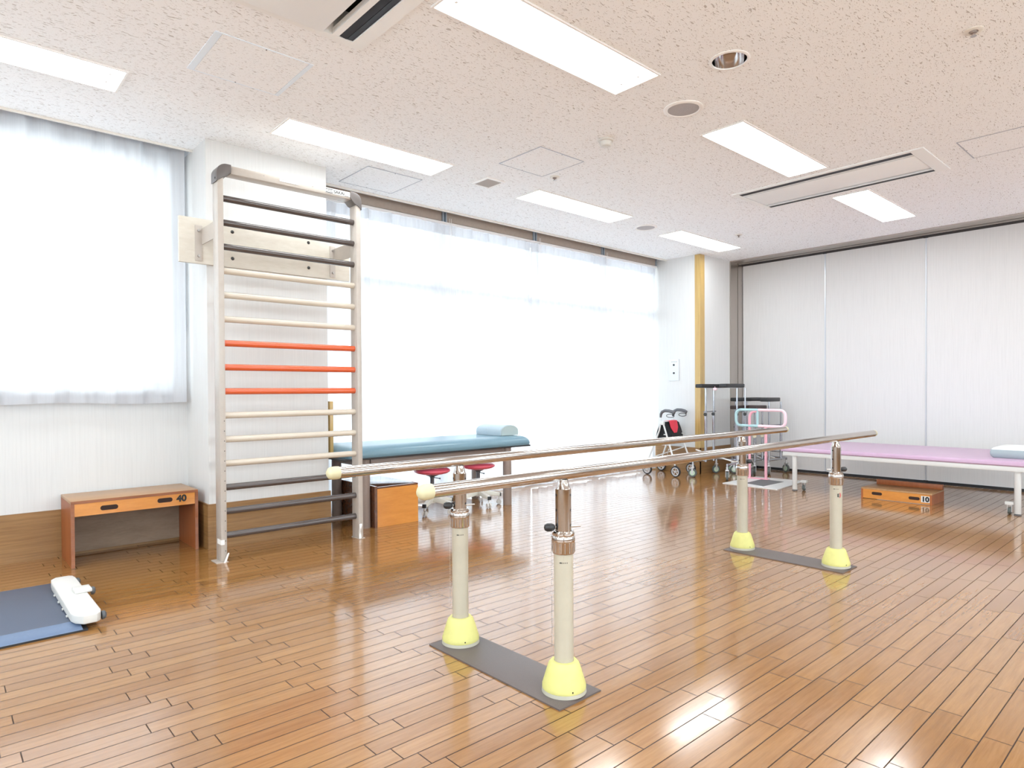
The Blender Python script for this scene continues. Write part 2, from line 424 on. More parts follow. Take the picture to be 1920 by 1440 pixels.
    def build(s, name, m, parent=None, local=False, loc=None):
        me = bpy.data.meshes.new(name)
        if parent is not None:
            fr = FR[parent]
            if not local: s.bm.transform(fr.inverted())
        elif loc is not None:
            fr = Matrix.Translation(loc); s.bm.transform(fr.inverted())
        else: fr = Matrix.Identity(4)
        s.bm.to_mesh(me); s.bm.free()
        me.materials.append(m)
        try: me.set_sharp_from_angle(angle=math.radians(38))
        except Exception: pass
        o = bpy.data.objects.new(name, me); COL.objects.link(o)
        if parent is not None: o.parent = parent
        elif loc is not None: o.location = loc
        FR[o] = fr
        return o
def struct(name, mb, m, parent=None):
    o = mb.build(name, m, parent)
    if parent is None: o['kind'] = 'structure'
    return o
def rrect(x0, x1, y0, y1, r, n=6):
    pts = []
    for cx, cy, a0 in ((x1-r, y1-r, 0), (x0+r, y1-r, PI/2), (x0+r, y0+r, PI), (x1-r, y0+r, 3*PI/2)):
        for i in range(n+1):
            a = a0+PI/2*i/n; pts.append((cx+r*math.cos(a), cy+r*math.sin(a)))
    return pts
def copy_tree(o, parent=None):
    c = o.copy(); COL.objects.link(c)
    if parent is not None: c.parent = parent
    FR[c] = FR.get(o, Matrix.Identity(4))
    for ch in list(o.children): copy_tree(ch, c)
    return c
def dup(root, loc, label, rotz=None, group=None):
    r = copy_tree(root); r.location = loc; r['label'] = label
    if rotz is not None: r.rotation_euler = (0, 0, rotz)
    if group: r['group'] = group
    FR[r] = Matrix.Translation(loc) @ Matrix.Rotation(r.rotation_euler.z, 4, 'Z')
    return r
def text_part(name, txt, size, m, matrix, parent, bold=0.0, depth=0.0008, xs=1.0):
    """lettering turned into a mesh part; matrix places it in world space (text faces +Z of matrix)"""
    cu = bpy.data.curves.new('lettering', 'FONT'); cu.body = txt; cu.size = size
    cu.align_x = 'CENTER'; cu.align_y = 'CENTER'; cu.offset = bold; cu.extrude = depth
    t = bpy.data.objects.new('lettering', cu); COL.objects.link(t)
    dg = bpy.context.evaluated_depsgraph_get()
    me = bpy.data.meshes.new_from_object(t.evaluated_get(dg))
    bpy.data.objects.remove(t); bpy.data.curves.remove(cu)
    me.transform(FR[parent].inverted() @ matrix @ Matrix.Diagonal((xs, 1, 1, 1)))
    me.name = name; me.materials.clear(); me.materials.append(m)
    o = bpy.data.objects.new(name, me); COL.objects.link(o); o.parent = parent; FR[o] = FR[parent]
    return o
def face_minus_y(x, y, z):   # text lying in XZ, read from -Y
    return Matrix.Translation((x, y, z)) @ Matrix.Rotation(PI/2, 4, 'X')
def face_minus_x(x, y, z):   # text read from -X
    return Matrix.Translation((x, y, z)) @ Matrix.Rotation(-PI/2, 4, 'Z') @ Matrix.Rotation(PI/2, 4, 'X')

# ================================================================ SETTING
ZC = 2.75
XL, XR, YB = -3.0, 8.17, -3.6
struct('floor', MB().box(XL-0.2, XR+0.4, YB-0.2, 5.30, -0.12, 0.0), MT['floor'])
terr = struct('trim_1', MB().box(XL-2, XR+3, 5.31, 11.0, -0.25, -0.12), MT['terrace'])

# fixtures need openings in the ceiling
L_X = [(-2.63, -1.35), (-0.49, 0.79), (1.65, 2.93), (3.815, 5.10), (5.93, 7.195)]
L_Y = [(3.885, 4.195), (2.045, 2.36), (0.215, 0.53), (-1.615, -1.30)]
light_rects = [(a, b, c, d) for c, d in L_Y for a, b in L_X]
AC1 = (0.42, 1.60, 1.40, 2.885)       # x0,x1,y0,y1 (only its near corner is in view)
AC2 = (5.19, 5.86, 1.44, 2.90)
DL = (3.07, 1.725)                     # downlight centre
holes = [(a, b, c, d) for a, b, c, d in light_rects] + [AC1, AC2, (DL[0]-0.11, DL[0]+0.11, DL[1]-0.11, DL[1]+0.11)]
SLOT1 = (XL, 1.37, 4.865, 5.05); SLOT2 = (2.23, 7.14, 4.925, 5.15)
holes += [SLOT1, SLOT2]
xs = sorted(set([XL-0.2, XR+0.4]+[h[0] for h in holes]+[h[1] for h in holes]))
ys = sorted(set([YB-0.2, 5.30]+[h[2] for h in holes]+[h[3] for h in holes]))
cb = MB(); b = bmesh.new(); vv = {}
def cv(x, y, z=ZC):
    k = (round(x, 5), round(y, 5), round(z, 5))
    if k not in vv: vv[k] = b.verts.new((x, y, z))
    return vv[k]
for x0, x1 in zip(xs, xs[1:]):
    for y0, y1 in zip(ys, ys[1:]):
        mx, my = (x0+x1)/2, (y0+y1)/2
        if any(h[0] < mx < h[1] and h[2] < my < h[3] for h in holes): continue
        b.faces.new((cv(x0, y0), cv(x0, y1), cv(x1, y1), cv(x1, y0)))
# square-to-round collar of the downlight opening
n_ = 40; ring_o, ring_i = [], []
for i in range(n_):
    a = 2*PI*i/n_+PI/4
    k = 0.11/max(abs(math.cos(a)), abs(math.sin(a)))
    ring_o.append(b.verts.new((DL[0]+k*math.cos(a), DL[1]+k*math.sin(a), ZC)))
    ring_i.append(b.verts.new((DL[0]+0.088*math.cos(a), DL[1]+0.088*math.sin(a), ZC)))
for i in range(n_): b.faces.new((ring_o[i], ring_o[(i+1) % n_], ring_i[(i+1) % n_], ring_i[i]))
cb._add(b)
# cavities above: curtain recesses, and the slab over everything
cb.box(XL-0.2, XR+0.4, YB-0.2, 5.30, 3.05, 3.15)
for (x0, x1, y0, y1) in (SLOT1, SLOT2):
    cb.box(x0, x1, y0-0.012, y0-0.001, ZC+0.001, 3.0); cb.box(x0, x1, y0, y1, 3.0, 3.02)
    cb.box(x1+0.001, x1+0.012, y0, y1, ZC+0.001, 3.0); cb.box(x0-0.012, x0-0.001, y0, y1, ZC+0.001, 3.0)
struct('ceiling', cb, MT['ceil'])

# walls
wl_ = MB()
wl_.box(XL-0.2, 1.37, 5.05, 5.25, 0, 1.09).box(XL-0.2, 1.37, 5.05, 5.25, 2.65, 3.05).box(XL-0.2, -1.6, 5.05, 5.25, 1.09, 2.65).box(1.28, 1.37, 5.05, 5.25, 1.09, 2.65)
struct('wall_left', wl_, MT['wall'])
struct('wall_pillar', MB().box(1.37, 2.23, 4.573, 5.25, 0, ZC), MT['wall'])
struct('wall_window_jamb', MB().box(2.23, 2.50, 5.15, 5.28, 0, 3.05), MT['plaster'])
struct('wall_corner', MB().box(7.14, 8.6, 4.42, 5.28, 0, ZC), MT['wall'])
struct('wall_back', MB().box(XL-0.2, XR+0.4, YB-0.2, YB, 0, 0.9).box(XL-0.2, XR+0.4, YB-0.2, YB, 2.5, ZC).box(XL-0.2, -2.2, YB-0.2, YB, 0.9, 2.5).box(7.2, XR+0.4, YB-0.2, YB, 0.9, 2.5), MT['wall'])
struct('wall_side', MB().box(XL-0.2, XL, YB, 5.05, 0, 0.9).box(XL-0.2, XL, YB, 5.05, 2.5, ZC).box(XL-0.2, XL, YB, -2.6, 0.9, 2.5).box(XL-0.2, XL, 3.4, 5.05, 0.9, 2.5), MT['wall'])
struct('wall_window_header', MB().box(2.50, 7.14, 5.15, 5.28, 2.68, 3.05), MT['plaster'])
struct('baseboard_left', MB().box(XL, 1.37, 5.038, 5.05, 0, 0.303), MT['skirt'])
struct('baseboard_pillar', MB().box(1.358, 2.242, 4.561, 4.573, 0, 0.302).box(1.358, 1.37, 4.573, 5.038, 0, 0.302), MT['skirt'])
struct('baseboard_corner', MB().box(7.128, 7.14, 4.408, 5.15, 0, 0.325).box(7.128, 7.86, 4.408, 4.42, 0, 0.325), MT['skirt'])
struct('baseboard_back', MB().box(XL, XR, YB, YB+0.012, 0, 0.303), MT['skirt'])
# corner guard and folding partition
struct('trim_2', MB().prism([(7.132, 4.412), (7.235, 4.412), (7.235, 4.42), (7.14, 4.42), (7.14, 4.488), (7.132, 4.488)], 0.325, ZC-0.004), MT['guard'])
fr = MB()
fr.box(7.86, 8.035, 4.405, 4.42, 0, ZC-0.001).box(8.05, 8.24, 4.405, 4.42, 0, ZC-0.001)
struct('trim_3', fr, MT['steel'])
hd = MB()
hd.box(7.862, 8.05, YB, 4.404, 2.742, 2.75).box(7.862, 7.875, YB, 4.404, 2.735, 2.742).box(8.075, 8.105, YB, 4.404, 2.730, 2.75).box(8.115, 8.165, YB, 4.404, 2.742, 2.75)
struct('trim_4', hd, MT['steel'])
struct('trim_5', MB().box(8.05, 8.074, YB, 4.404, 2.745, 2.75).box(8.105, 8.1145, YB, 4.404, 2.746, 2.75).box(8.166, 8.24, YB, 4.404, 2.715, 2.75), MT['steel_dark'])
pr = thing('folding_partition', 'off white floor to ceiling sliding partition of tall panels at the far right', 'partition', (8.17, 0.4, 0))
seams = [4.402, 3.318, 2.236, 1.154, 0.072, -1.01, -2.092, YB]
for a, c in zip(seams, seams[1:]):
    MB().box(8.17, 8.235, c+0.006, a-0.006, 0.035, 2.715).build('panel', MT['wall2'], pr)
for y in seams[1:-1]:
    s_o = MB().box(8.163, 8.20, y-0.0055, y+0.0055, 0.035, 2.715).build('seam_strip', MT['alu'], pr)
    MB().box(8.158, 8.169, y-0.022, y+0.022, 0.012, 0.036).build('latch', MT['black'], pr)
    MB().box(8.158, 8.169, y-0.022, y+0.022, 2.712, 2.722).build('latch', MT['black'], pr)
MB().box(8.172, 8.23, YB, 4.40, 0.002, 0.033).build('bottom_seal', MT['black'], pr)
MB().box(8.166, 8.1715, YB, 4.40, 0.0335, 0.0365).build('lower_edge_strip', MT['alu'], pr)

struct('trim_9', MB().box(XL-2, XR+3, 5.32, 7.0, 2.80, 2.95), MT['terrace'])
# ---- windows
def window(name, x0, x1, z0, z1, mull, transom=None):
    f = MB(); y0, y1 = 5.19, 5.24; t = 0.04
    f.box(x0, x1, y0, y1, z0, z0+t).box(x0, x1, y0, y1, z1-t, z1)
    f.box(x0, x0+t, y0, y1, z0+t, z1-t).box(x1-t, x1, y0, y1, z0+t, z1-t)
    for m_, w_ in mull: f.box(m_-w_/2, m_+w_/2, y0, y1, z0+t, z1-t)
    if transom: f.box(x0+t, x1-t, y0+0.005, y1-0.005, transom[0], transom[1])
    o = f.build(name, MT['winframe']); o['kind'] = 'structure'
    MB().box(x0+t/2, x1-t/2, 5.212, 5.218, z0+t/2, z1-t/2).build('pane', MT['glass'], o)
    return o
window('window_1', -1.6, 1.28, 1.09, 2.65, [(-0.88, 0.05), (-0.16, 0.05), (0.56, 0.04)])
window('window_2', 2.50, 7.14, 0.0, 2.68, [(3.68, 0.14), (4.87, 0.14), (6.03, 0.12)], (1.97, 2.09))
fb = MB(); fb.box(-2.2, 7.2, YB-0.12, YB-0.07, 0.9, 0.95).box(-2.2, 7.2, YB-0.12, YB-0.07, 2.45, 2.5)  # unseen window added in the back wall to brighten ceiling and walls
for k in range(7): fb.box(-2.2+k*1.5583, -2.15+k*1.5583, YB-0.12, YB-0.07, 0.95, 2.45)
o = fb.build('window_added_back', MT['winframe']); o['kind'] = 'structure'; MB().box(-2.18, 7.18, YB-0.098, YB-0.092, 0.93, 2.47).build('pane', MT['glass'], o)
fb = MB(); fb.box(XL-0.12, XL-0.07, -2.6, 3.4, 0.9, 0.95).box(XL-0.12, XL-0.07, -2.6, 3.4, 2.45, 2.5)  # unseen side window, also added for more daylight on the ceiling
for k in range(5): fb.box(XL-0.12, XL-0.07, -2.6+k*1.4875, -2.55+k*1.4875, 0.95, 2.45)
o = fb.build('window_added_side', MT['winframe']); o['kind'] = 'structure'; MB().box(XL-0.098, XL-0.092, -2.58, 3.38, 0.93, 2.47).build('pane', MT['glass'], o)
struct('trim_6', MB().box(-1.6, 1.28, 5.03, 5.19, 1.07, 1.09), MT['trimwhite'])
# lips of the curtain recesses
struct('trim_7', MB().box(XL, 1.369, 4.853, 4.865, 2.735, 2.7495), MT['trimwhite'])
struct('trim_8', MB().box(2.231, 7.139, 4.905, 4.925, 2.735, 2.7495), MT['trimwhite'])

# ================================================================ CEILING THINGS
def ceiling_light(x0, x1, y0, y1, label):
    t = thing('ceiling_light', label, 'ceiling light', ((x0+x1)/2, (y0+y1)/2, ZC), 0, 'recessed fluorescent ceiling lights')
    w = 0.012
    MB().box(x0+0.001, x1-0.001, y0+0.001, y0+w, 2.742, 2.80).box(x0+0.001, x1-0.001, y1-w, y1-0.001, 2.742, 2.80)\
        .box(x0+0.001, x0+w, y0+w, y1-w, 2.742, 2.80).box(x1-w, x1-0.001, y0+w, y1-w, 2.742, 2.80)\
        .box(x0+0.001, x1-0.001, y0+0.001, y1-0.001, 2.80, 2.81).build('frame', MT['fixture'], t)
    MB().box(x0+w, x1-w, y0+w, y1-w, 2.752, 2.758).build('diffuser', MT['panel'], t)
    for yy in (y0+0.10, y1-0.10):
        MB().box(x1-0.075, x1-0.062, yy-0.008, yy+0.008, 2.7485, 2.7518).build('clip', MT['trimwhite'], t)
        MB().box(x0+0.062, x0+0.075, yy-0.008, yy+0.008, 2.7485, 2.7518).build('clip', MT['trimwhite'], t)
    return t
lab = {(1, 0): 'ceiling light cut off by the left edge of the photo',
       (2, 0): 'long ceiling light above the wall bars',
       (3, 0): 'ceiling light in the window row, beyond the small square vent',
       (4, 0): 'farthest ceiling light of the window row, near the corner pillar',
       (2, 1): 'largest ceiling light, cut off by the top edge of the photo',
       (3, 1): 'ceiling light beside the near long edge of the far air conditioner',
       (4, 1): 'ceiling light between the far air conditioner and the partition'}
for r_, (c, d) in enumerate(L_Y):
    for q_, (a, b2) in enumerate(L_X):
        if r_ > 1 or (q_ == 0) or (r_ == 1 and q_ == 1):
            l_ = 'ceiling light out of view, %s row from the windows, %s from the side wall' % (('first', 'second', 'third', 'fourth')[r_], ('first', 'second', 'third', 'fourth', 'fifth')[q_])
        else: l_ = lab[(q_, r_)]
        ceiling_light(a, b2, c, d, l_)

def ac_unit(name, rect, label, near=False):
    x0, x1, y0, y1 = rect
    t = thing(name, label, 'air conditioner', ((x0+x1)/2, (y0+y1)/2, ZC))
    z0, z1 = 2.742, 2.90
    # the long sides run along Y; slots on both long sides
    e = 0.04 if not near else 0.07
    sw = 0.075 if near else 0.095
    xa0, xa1 = x0+e, x0+e+sw; xb0, xb1 = x1-e-sw, x1-e
    yy0, yy1 = y0+0.09, y1-0.045
    f = MB()
    f.box(x0+0.001, xa0, y0+0.001, y1-0.001, z0, z1).box(xb1, x1-0.001, y0+0.001, y1-0.001, z0, z1)
    f.box(xa0, xb1, y0+0.001, yy0, z0, z1).box(xa0, xb1, yy1, y1-0.001, z0, z1)
    f.build('frame', MT['ac'], t)
    MB().box(xa0, xb1, yy0, yy1, z1-0.02, z1).build('housing', MT['acdark'], t)
    gap = 0.012 if not near else 0.085
    MB().box(xa1+gap, xb0-gap, yy0+0.004, yy1-0.004, z0+(-0.012 if near else 0.002), z0+0.03, 0.004).build('grille_panel', MT['ac'], t)
    for (s0, s1, sg) in ((xa0, xa1, 1), (xb0, xb1, -1)):
        if not near:
            o0, o1, i0, i1 = (s0+0.001, s0+sw*0.62, s0+sw*0.76, s1-0.002) if sg > 0 else (s0+sw*0.48, s1-0.001, s0+0.002, s0+sw*0.30)
            MB().box(o0, o1, yy0+0.003, yy1-0.003, z0+0.001, z0+0.008).build('louvre', MT['acdark'], t)
            MB().box(i0, i1, yy0+0.003, yy1-0.003, z0+0.020, z0+0.026).build('louvre', MT['acdark'], t)
            m0, m1 = (o1+0.001, i0-0.001) if sg > 0 else (i1+0.001, o0-0.001)
            MB().box(m0, m1, yy0+0.003, yy1-0.003, z0+0.0, z0+0.03).build('divider', MT['ac'], t)
            continue
        MB().box(s0+0.002, s0+sw*0.52, yy0+0.004, yy1-0.004, z0+0.003, z0+0.010, rot=Matrix.Rotation(math.radians(6 if near else 0), 3, 'Y')).build('louvre', MT['acdark'], t)
        MB().box(s0+sw*0.56, s1-0.002, yy0+0.004, yy1-0.004, z0+0.004, z0+0.011, rot=Matrix.Rotation(math.radians(-4 if near else 0), 3, 'Y')).build('louvre', MT['acdark'], t)
    if near:
        MB().box(xb0-0.032, xb0-0.001, yy0+0.002, yy1-0.002, z0, z0+0.03).build('divider', MT['ac'], t)
        MB().box(xa1+0.001, xa1+0.032, yy0+0.002, yy1-0.002, z0, z0+0.03).build('divider', MT['ac'], t)
        MB().box(xb0-gap+0.006, xb0-0.034, yy0+0.002, yy1-0.002, z0+0.05, z0+0.058, rot=Matrix.Rotation(math.radians(-24), 3, 'Y')).build('air_guide', MT['ac'], t)
        MB().box(xa1+0.034, xa1+gap-0.006, yy0+0.002, yy1-0.002, z0+0.05, z0+0.058, rot=Matrix.Rotation(math.radians(24), 3, 'Y')).build('air_guide', MT['ac'], t)
    return t
ac_unit('ceiling_air_conditioner', AC1, 'white ceiling air conditioner with one wide black slot, cut off by the top edge', True)
ac_unit('ceiling_air_conditioner', AC2, 'long white ceiling air conditioner with two black slots in front of the partition')

def hatch(x0, x1, y0, y1, label, m, wide=0.0):
    t = thing('access_hatch', label, 'ceiling hatch', ((x0+x1)/2, (y0+y1)/2, ZC), 0, 'square inspection hatches in the ceiling')
    e = 0.006
    f = MB()
    f.box(x0, x1, y0, y0+e, 2.747, 2.7498).box(x0, x1, y1-e, y1, 2.747, 2.7498)
    f.box(x0, x0+e+wide, y0+e, y1-e, 2.747, 2.7498).box(x1-e-wide*0.6, x1, y0+e, y1-e, 2.747, 2.7498)
    f.build('frame', m, t)
    MB().box(x0+e+wide+0.002, x1-e-wide*0.6-0.002, y0+e+0.002, y1-e-0.002, 2.7475, 2.7499).build('panel', MT['ceil'], t)
    for (xx, yy) in (((x0+x1)/2, y0+0.012), ((x0+x1)/2, y1-0.012)):
        MB().lathe([(0.0, 2.7465), (0.004, 2.7465), (0.004, 2.7476)], (xx, yy, 0), seg=10).build('lock', MT['bolt'], t)
MT['hatchframe'] = mat('white_hatch_frame', (0.80, 0.90, 1.0), 0.4, 0.0)
MT['hatchline'] = mat('grey_hatch_frame', (0.42, 0.44, 0.50), 0.4, 0.5)
hatch(1.005, 1.49, 3.18, 3.645, 'ceiling hatch with bright white metal edges, nearest on the left', MT['hatchframe'], 0.026)
hatch(2.45, 2.94, 4.33, 4.80, 'faint ceiling hatch beside the curtain recess right of the wall bars', MT['hatchline'])
hatch(3.158, 3.61, 3.20, 3.645, 'faint ceiling hatch next to the small brown sprinkler and round detector', MT['hatchline'])
hatch(5.28, 5.73, 0.80, 1.266, 'faint ceiling hatch cut off by the right edge of the photo', MT['hatchline'])

t = thing('ceiling_vent', 'small square brownish vent grille with a white frame', 'vent', (3.38, 4.04, ZC))
f = MB(); x0, x1, y0, y1 = 3.285, 3.475, 3.93, 4.14; e = 0.022
f.box(x0, x1, y0, y0+e, 2.742, 2.7499).box(x0, x1, y1-e, y1, 2.742, 2.7499).box(x0, x0+e, y0+e, y1-e, 2.742, 2.7499).box(x1-e, x1, y0+e, y1-e, 2.742, 2.7499)
f.build('frame', MT['fixture'], t)
MB().box(x0+e, x1-e, y0+e, y1-e, 2.7485, 2.7499).build('backing', MT['brownmetal'], t)
f = MB()
for i in range(8):
    yy = y0+e+0.01+i*(y1-y0-2*e-0.02)/7
    f.box(x0+e, x1-e, yy-0.0085, yy+0.0085, 2.743, 2.7460, rot=Matrix.Rotation(math.radians(-14), 3, 'X'))
sl = f.build('slats', MT['ventslat'], t)

# downlight
t = thing('downlight', 'round recessed downlight with a shiny mirrored reflector', 'downlight', (DL[0], DL[1], ZC))
MB().lathe([(0.100, 2.7499), (0.102, 2.746), (0.098, 2.743), (0.088, 2.7425), (0.086, 2.746), (0.086, 2.7499)], (DL[0], DL[1], 0), seg=40, ring=True).build('trim_ring', MT['fixture'], t)
MB().lathe([(0.0855, 2.7485), (0.083, 2.79), (0.076, 2.83), (0.064, 2.87), (0.045, 2.90), (0.0, 2.905)], (DL[0], DL[1], 0), seg=24).build('reflector', MT['mirror'], t)
MB().lathe([(0.0, 2.795), (0.018, 2.80), (0.03, 2.82), (0.026, 2.85), (0.016, 2.87), (0.014, 2.895), (0, 2.895)], (DL[0], DL[1], 0), seg=20).build('bulb', MT['lamp'], t)

def speaker(x, y, label):
    t = thing('ceiling_speaker', label, 'ceiling speaker', (x, y, ZC), 0, 'round ceiling speakers')
    MB().lathe([(0.116, 2.7499), (0.118, 2.745), (0.111, 2.740), (0.096, 2.7405), (0.092, 2.7449), (0.092, 2.7499)], (x, y, 0), seg=40, ring=True).build('rim', MT['fixture'], t)
    MB().lathe([(0.0, 2.7415), (0.05, 2.742), (0.0915, 2.744), (0.0915, 2.7498), (0, 2.7498)], (x, y, 0), seg=40).build('grille', MT['grille'], t)
speaker(3.388, 2.207, 'round grey ceiling speaker beside the largest ceiling light')
speaker(5.545, 4.067, 'small far round ceiling speaker between two window row lights')

t = thing('smoke_detector', 'small white round smoke detector hanging from the ceiling', 'smoke detector', (3.41, 2.83, ZC))
MB().lathe([(0.0, 2.7499), (0.052, 2.7499), (0.052, 2.74), (0.046, 2.736), (0, 2.736)], (3.41, 2.83, 0)).build('base', MT['whiteplastic'], t)
MB().lathe([(0.0, 2.7358), (0.040, 2.7358), (0.040, 2.715), (0.034, 2.706), (0.02, 2.702), (0, 2.702)], (3.41, 2.83, 0)).build('sensor_head', MT['whiteplastic'], t)

def sprinkler(x, y, label):
    t = thing('sprinkler', label, 'sprinkler', (x, y, ZC), 0, 'ceiling fire sprinklers')
    MB().lathe([(0.040, 2.7499), (0.041, 2.747), (0.036, 2.744), (0.020, 2.7425), (0.018, 2.746), (0.018, 2.7499)], (x, y, 0), ring=True).build('escutcheon', MT['trimwhite'], t)
    MB().lathe([(0.0, 2.7498), (0.017, 2.7498), (0.014, 2.737), (0.006, 2.733), (0.005, 2.724), (0, 2.724)], (x, y, 0), seg=16).build('head', MT['brownmetal'], t)
    MB().lathe([(0.0, 2.7238), (0.013, 2.7238), (0.013, 2.7215), (0, 2.7215)], (x, y, 0), seg=16).build('deflector', MT['boltsilver'], t)
sprinkler(3.692, 0.816, 'ceiling sprinkler near the top right corner of the photo')
sprinkler(3.695, 3.588, 'tiny brown ceiling sprinkler beside the faint hatch')
sprinkler(6.587, 3.596, 'farthest tiny ceiling sprinkler, before the folding partition')

# ================================================================ WINDOW DRESSING
def curtain(x0, x1, y, z0, z1, label, seed, amp=0.022, pleat=0.115):
    rd = random.Random(seed); L = x1-x0; nu = int(L*140); ph = [rd.uniform(0, 6) for _ in range(6)]
    def f(u, v):
        x = x0+L*u; z = z0+(z1-z0)*v
        w = math.sin(2*PI*x/pleat+0.8*math.sin(x*3.1+ph[0]))
        w2 = math.sin(2*PI*x/(pleat*2.7)+ph[1]+0.5*math.sin(z*0.8+ph[2]))
        w3 = math.sin(2*PI*x/(pleat*0.37)+ph[3])
        k = 0.45+0.55*(1-v)
        dy = amp*(0.6*w*(1.0 if v > 0.5 else 1.0)+k*0.7*w2+0.12*w3)
        pin = max(0.0, (v-0.965)/0.035)
        dy = dy*(1-0.45*pin)
        q = ((x+0.03*math.sin(x*5+ph[5]))/(pleat*2.0)) % 1.0-0.5
        dy -= 0.026*math.exp(-(q/0.07)**2)*(0.25+0.75*v)
        zz = z+(0.006*math.sin(2*PI*x/0.9+ph[4]) if v < 0.01 else 0)
        return Vector((x, y+dy, zz))
    t = thing('sheer_curtain', label, 'curtain', ((x0+x1)/2, y, z0), 0, 'white sheer curtains')
    MB().grid(f, nu, 44).build('cloth', MT['curtain'], t)
    def f2(u, v):
        p = f(u, v*0.035 if z0 > 0.5 else v*0.02); p.y -= 0.004; return p
    MB().grid(f2, nu, 2).build('hem', MT['curtain'], t)
    def f3(u, v):
        p = f(u, 1-v*0.035); p.y -= 0.004; return p
    MB().grid(f3, nu, 2).build('heading_tape', MT['curtain'], t)
    return t
curtain(-1.75, 1.335, 4.965, 0.985, 2.80, 'short white sheer curtain over the left window above the step stool', 3, 0.02, 0.15)
curtain(2.42, 4.842, 5.075, 0.02, 2.66, 'long white sheer curtain behind the wall bars and blue treatment table', 5)
curtain(4.856, 7.115, 5.075, 0.02, 2.66, 'long white sheer curtain nearer to the folding walker', 9)
ct = MB().box(2.26, 7.12, 5.045, 5.105, 2.662, 2.682).build('curtain_track', MT['track'], None, loc=(4.7, 5.07, 2.662))
tag(ct, 'white curtain track running under the brown blind cassettes', 'curtain rail')
ct = MB().box(-1.8, 1.36, 4.945, 4.985, 2.81, 2.83).box(-1.8, 1.36, 4.96, 4.97, 2.83, 3.0).build('curtain_track', MT['track'], None, loc=(0, 4.965, 2.81))
tag(ct, 'curtain track hidden in the ceiling recess of the left window', 'curtain rail')

def blind(x0, x1, label, chain=True):
    t = thing('roller_blind', label, 'roller blind', ((x0+x1)/2, 5.09, 2.70), 0, 'brown roller blinds along the right window')
    MB().box(x0, x1, 5.055, 5.135, 2.686, 2.83, 0.012).build('cassette', MT['blind'], t)
    MB().box(x0-0.010, x0-0.001, 5.04, 5.13, 2.683, 2.84).box(x1+0.001, x1+0.010, 5.04, 5.13, 2.683, 2.84).build('bracket', MT['bracket'], t)
    if chain:
        MB().tube([(x0+0.03, 5.035, 2.72), (x0+0.03, 5.03, 2.2), (x0+0.034, 5.03, 1.4), (x0+0.042, 5.03, 1.38), (x0+0.05, 5.03, 1.4), (x0+0.05, 5.03, 2.2), (x0+0.05, 5.035, 2.72)], 0.0022, 6).build('pull_chain', MT['track'], t)
blind(2.40, 3.655, 'brown roller blind cassette directly right of the wall bars top')
blind(3.70, 4.865, 'second brown roller blind cassette from the wall bars')
blind(4.91, 6.005, 'third brown roller blind cassette from the wall bars')
blind(6.05, 7.10, 'farthest brown roller blind cassette, ending at the corner pillar')
t = thing('window_blind', 'rolled blind with a thin hanging chain at the left window edge', 'roller blind', (0, 5.02, 2.9))
MB().box(-1.7, 1.33, 5.0, 5.045, 2.86, 2.93, 0.01).build('cassette', MT['blind'], t)
MB().tube([(1.345, 5.01, 2.86), (1.345, 5.01, 1.5), (1.350, 5.01, 1.48), (1.356, 5.01, 1.5), (1.356, 5.01, 2.86)], 0.003, 6).build('pull_chain', MT['bracket'], t)

# control panel on the corner wall
t = thing('wall_control_panel', 'small silver white control plate with two round key switches', 'switch plate', (7.14, 4.795, 1.31))
MB().box(7.128, 7.1395, 4.722, 4.870, 1.172, 1.448, 0.003).build('plate', MT['keyplate'], t)
for z in (1.375, 1.27): 
    MB().lathe([(0.0, -0.010), (0.010, -0.010), (0.013, -0.006), (0.013, 0.0)], (7.128, 4.795, z), 'X', 20).build('key_switch', MT['bolt'], t)
f = MB()
for i in range(4): f.box(7.1272, 7.1282, 4.825-i*0.022-0.006, 4.825-i*0.022+0.004, 1.412, 1.419)
f.build('marking', MT['ink'], t)

# ================================================================ WALL BARS
t = thing('wall_bars', 'tall beige metal wall bars with dark, cream and orange rungs', 'wall bars', (1.8, 4.2, 0))
LX0, LX1, RX0, RX1, FY0, FY1 = 1.312, 1.347, 2.252, 2.288, 4.152, 4.248
MB().box(LX0, LX1, FY0, FY1, 0.004, 2.405, 0.004).build('post', MT['ladder'], t)
MB().box(RX0, RX1, FY0, FY1, 0.004, 2.405, 0.004).build('post', MT['ladder'], t)
MB().box(LX0-0.03, LX1+0.004, FY0-0.008, FY1+0.005, 0.0, 0.004).build('foot_plate', MT['ladder'], t)
MB().box(RX0-0.004, RX1+0.01, FY0-0.008, FY1+0.005, 0.0, 0.004).build('foot_plate', MT['ladder'], t)
beam = MB().box(LX1+0.045, RX0-0.02, FY0+0.002, FY1-0.002, 2.412, 2.462, 0.004).build('top_rail', MT['ladder'], t)
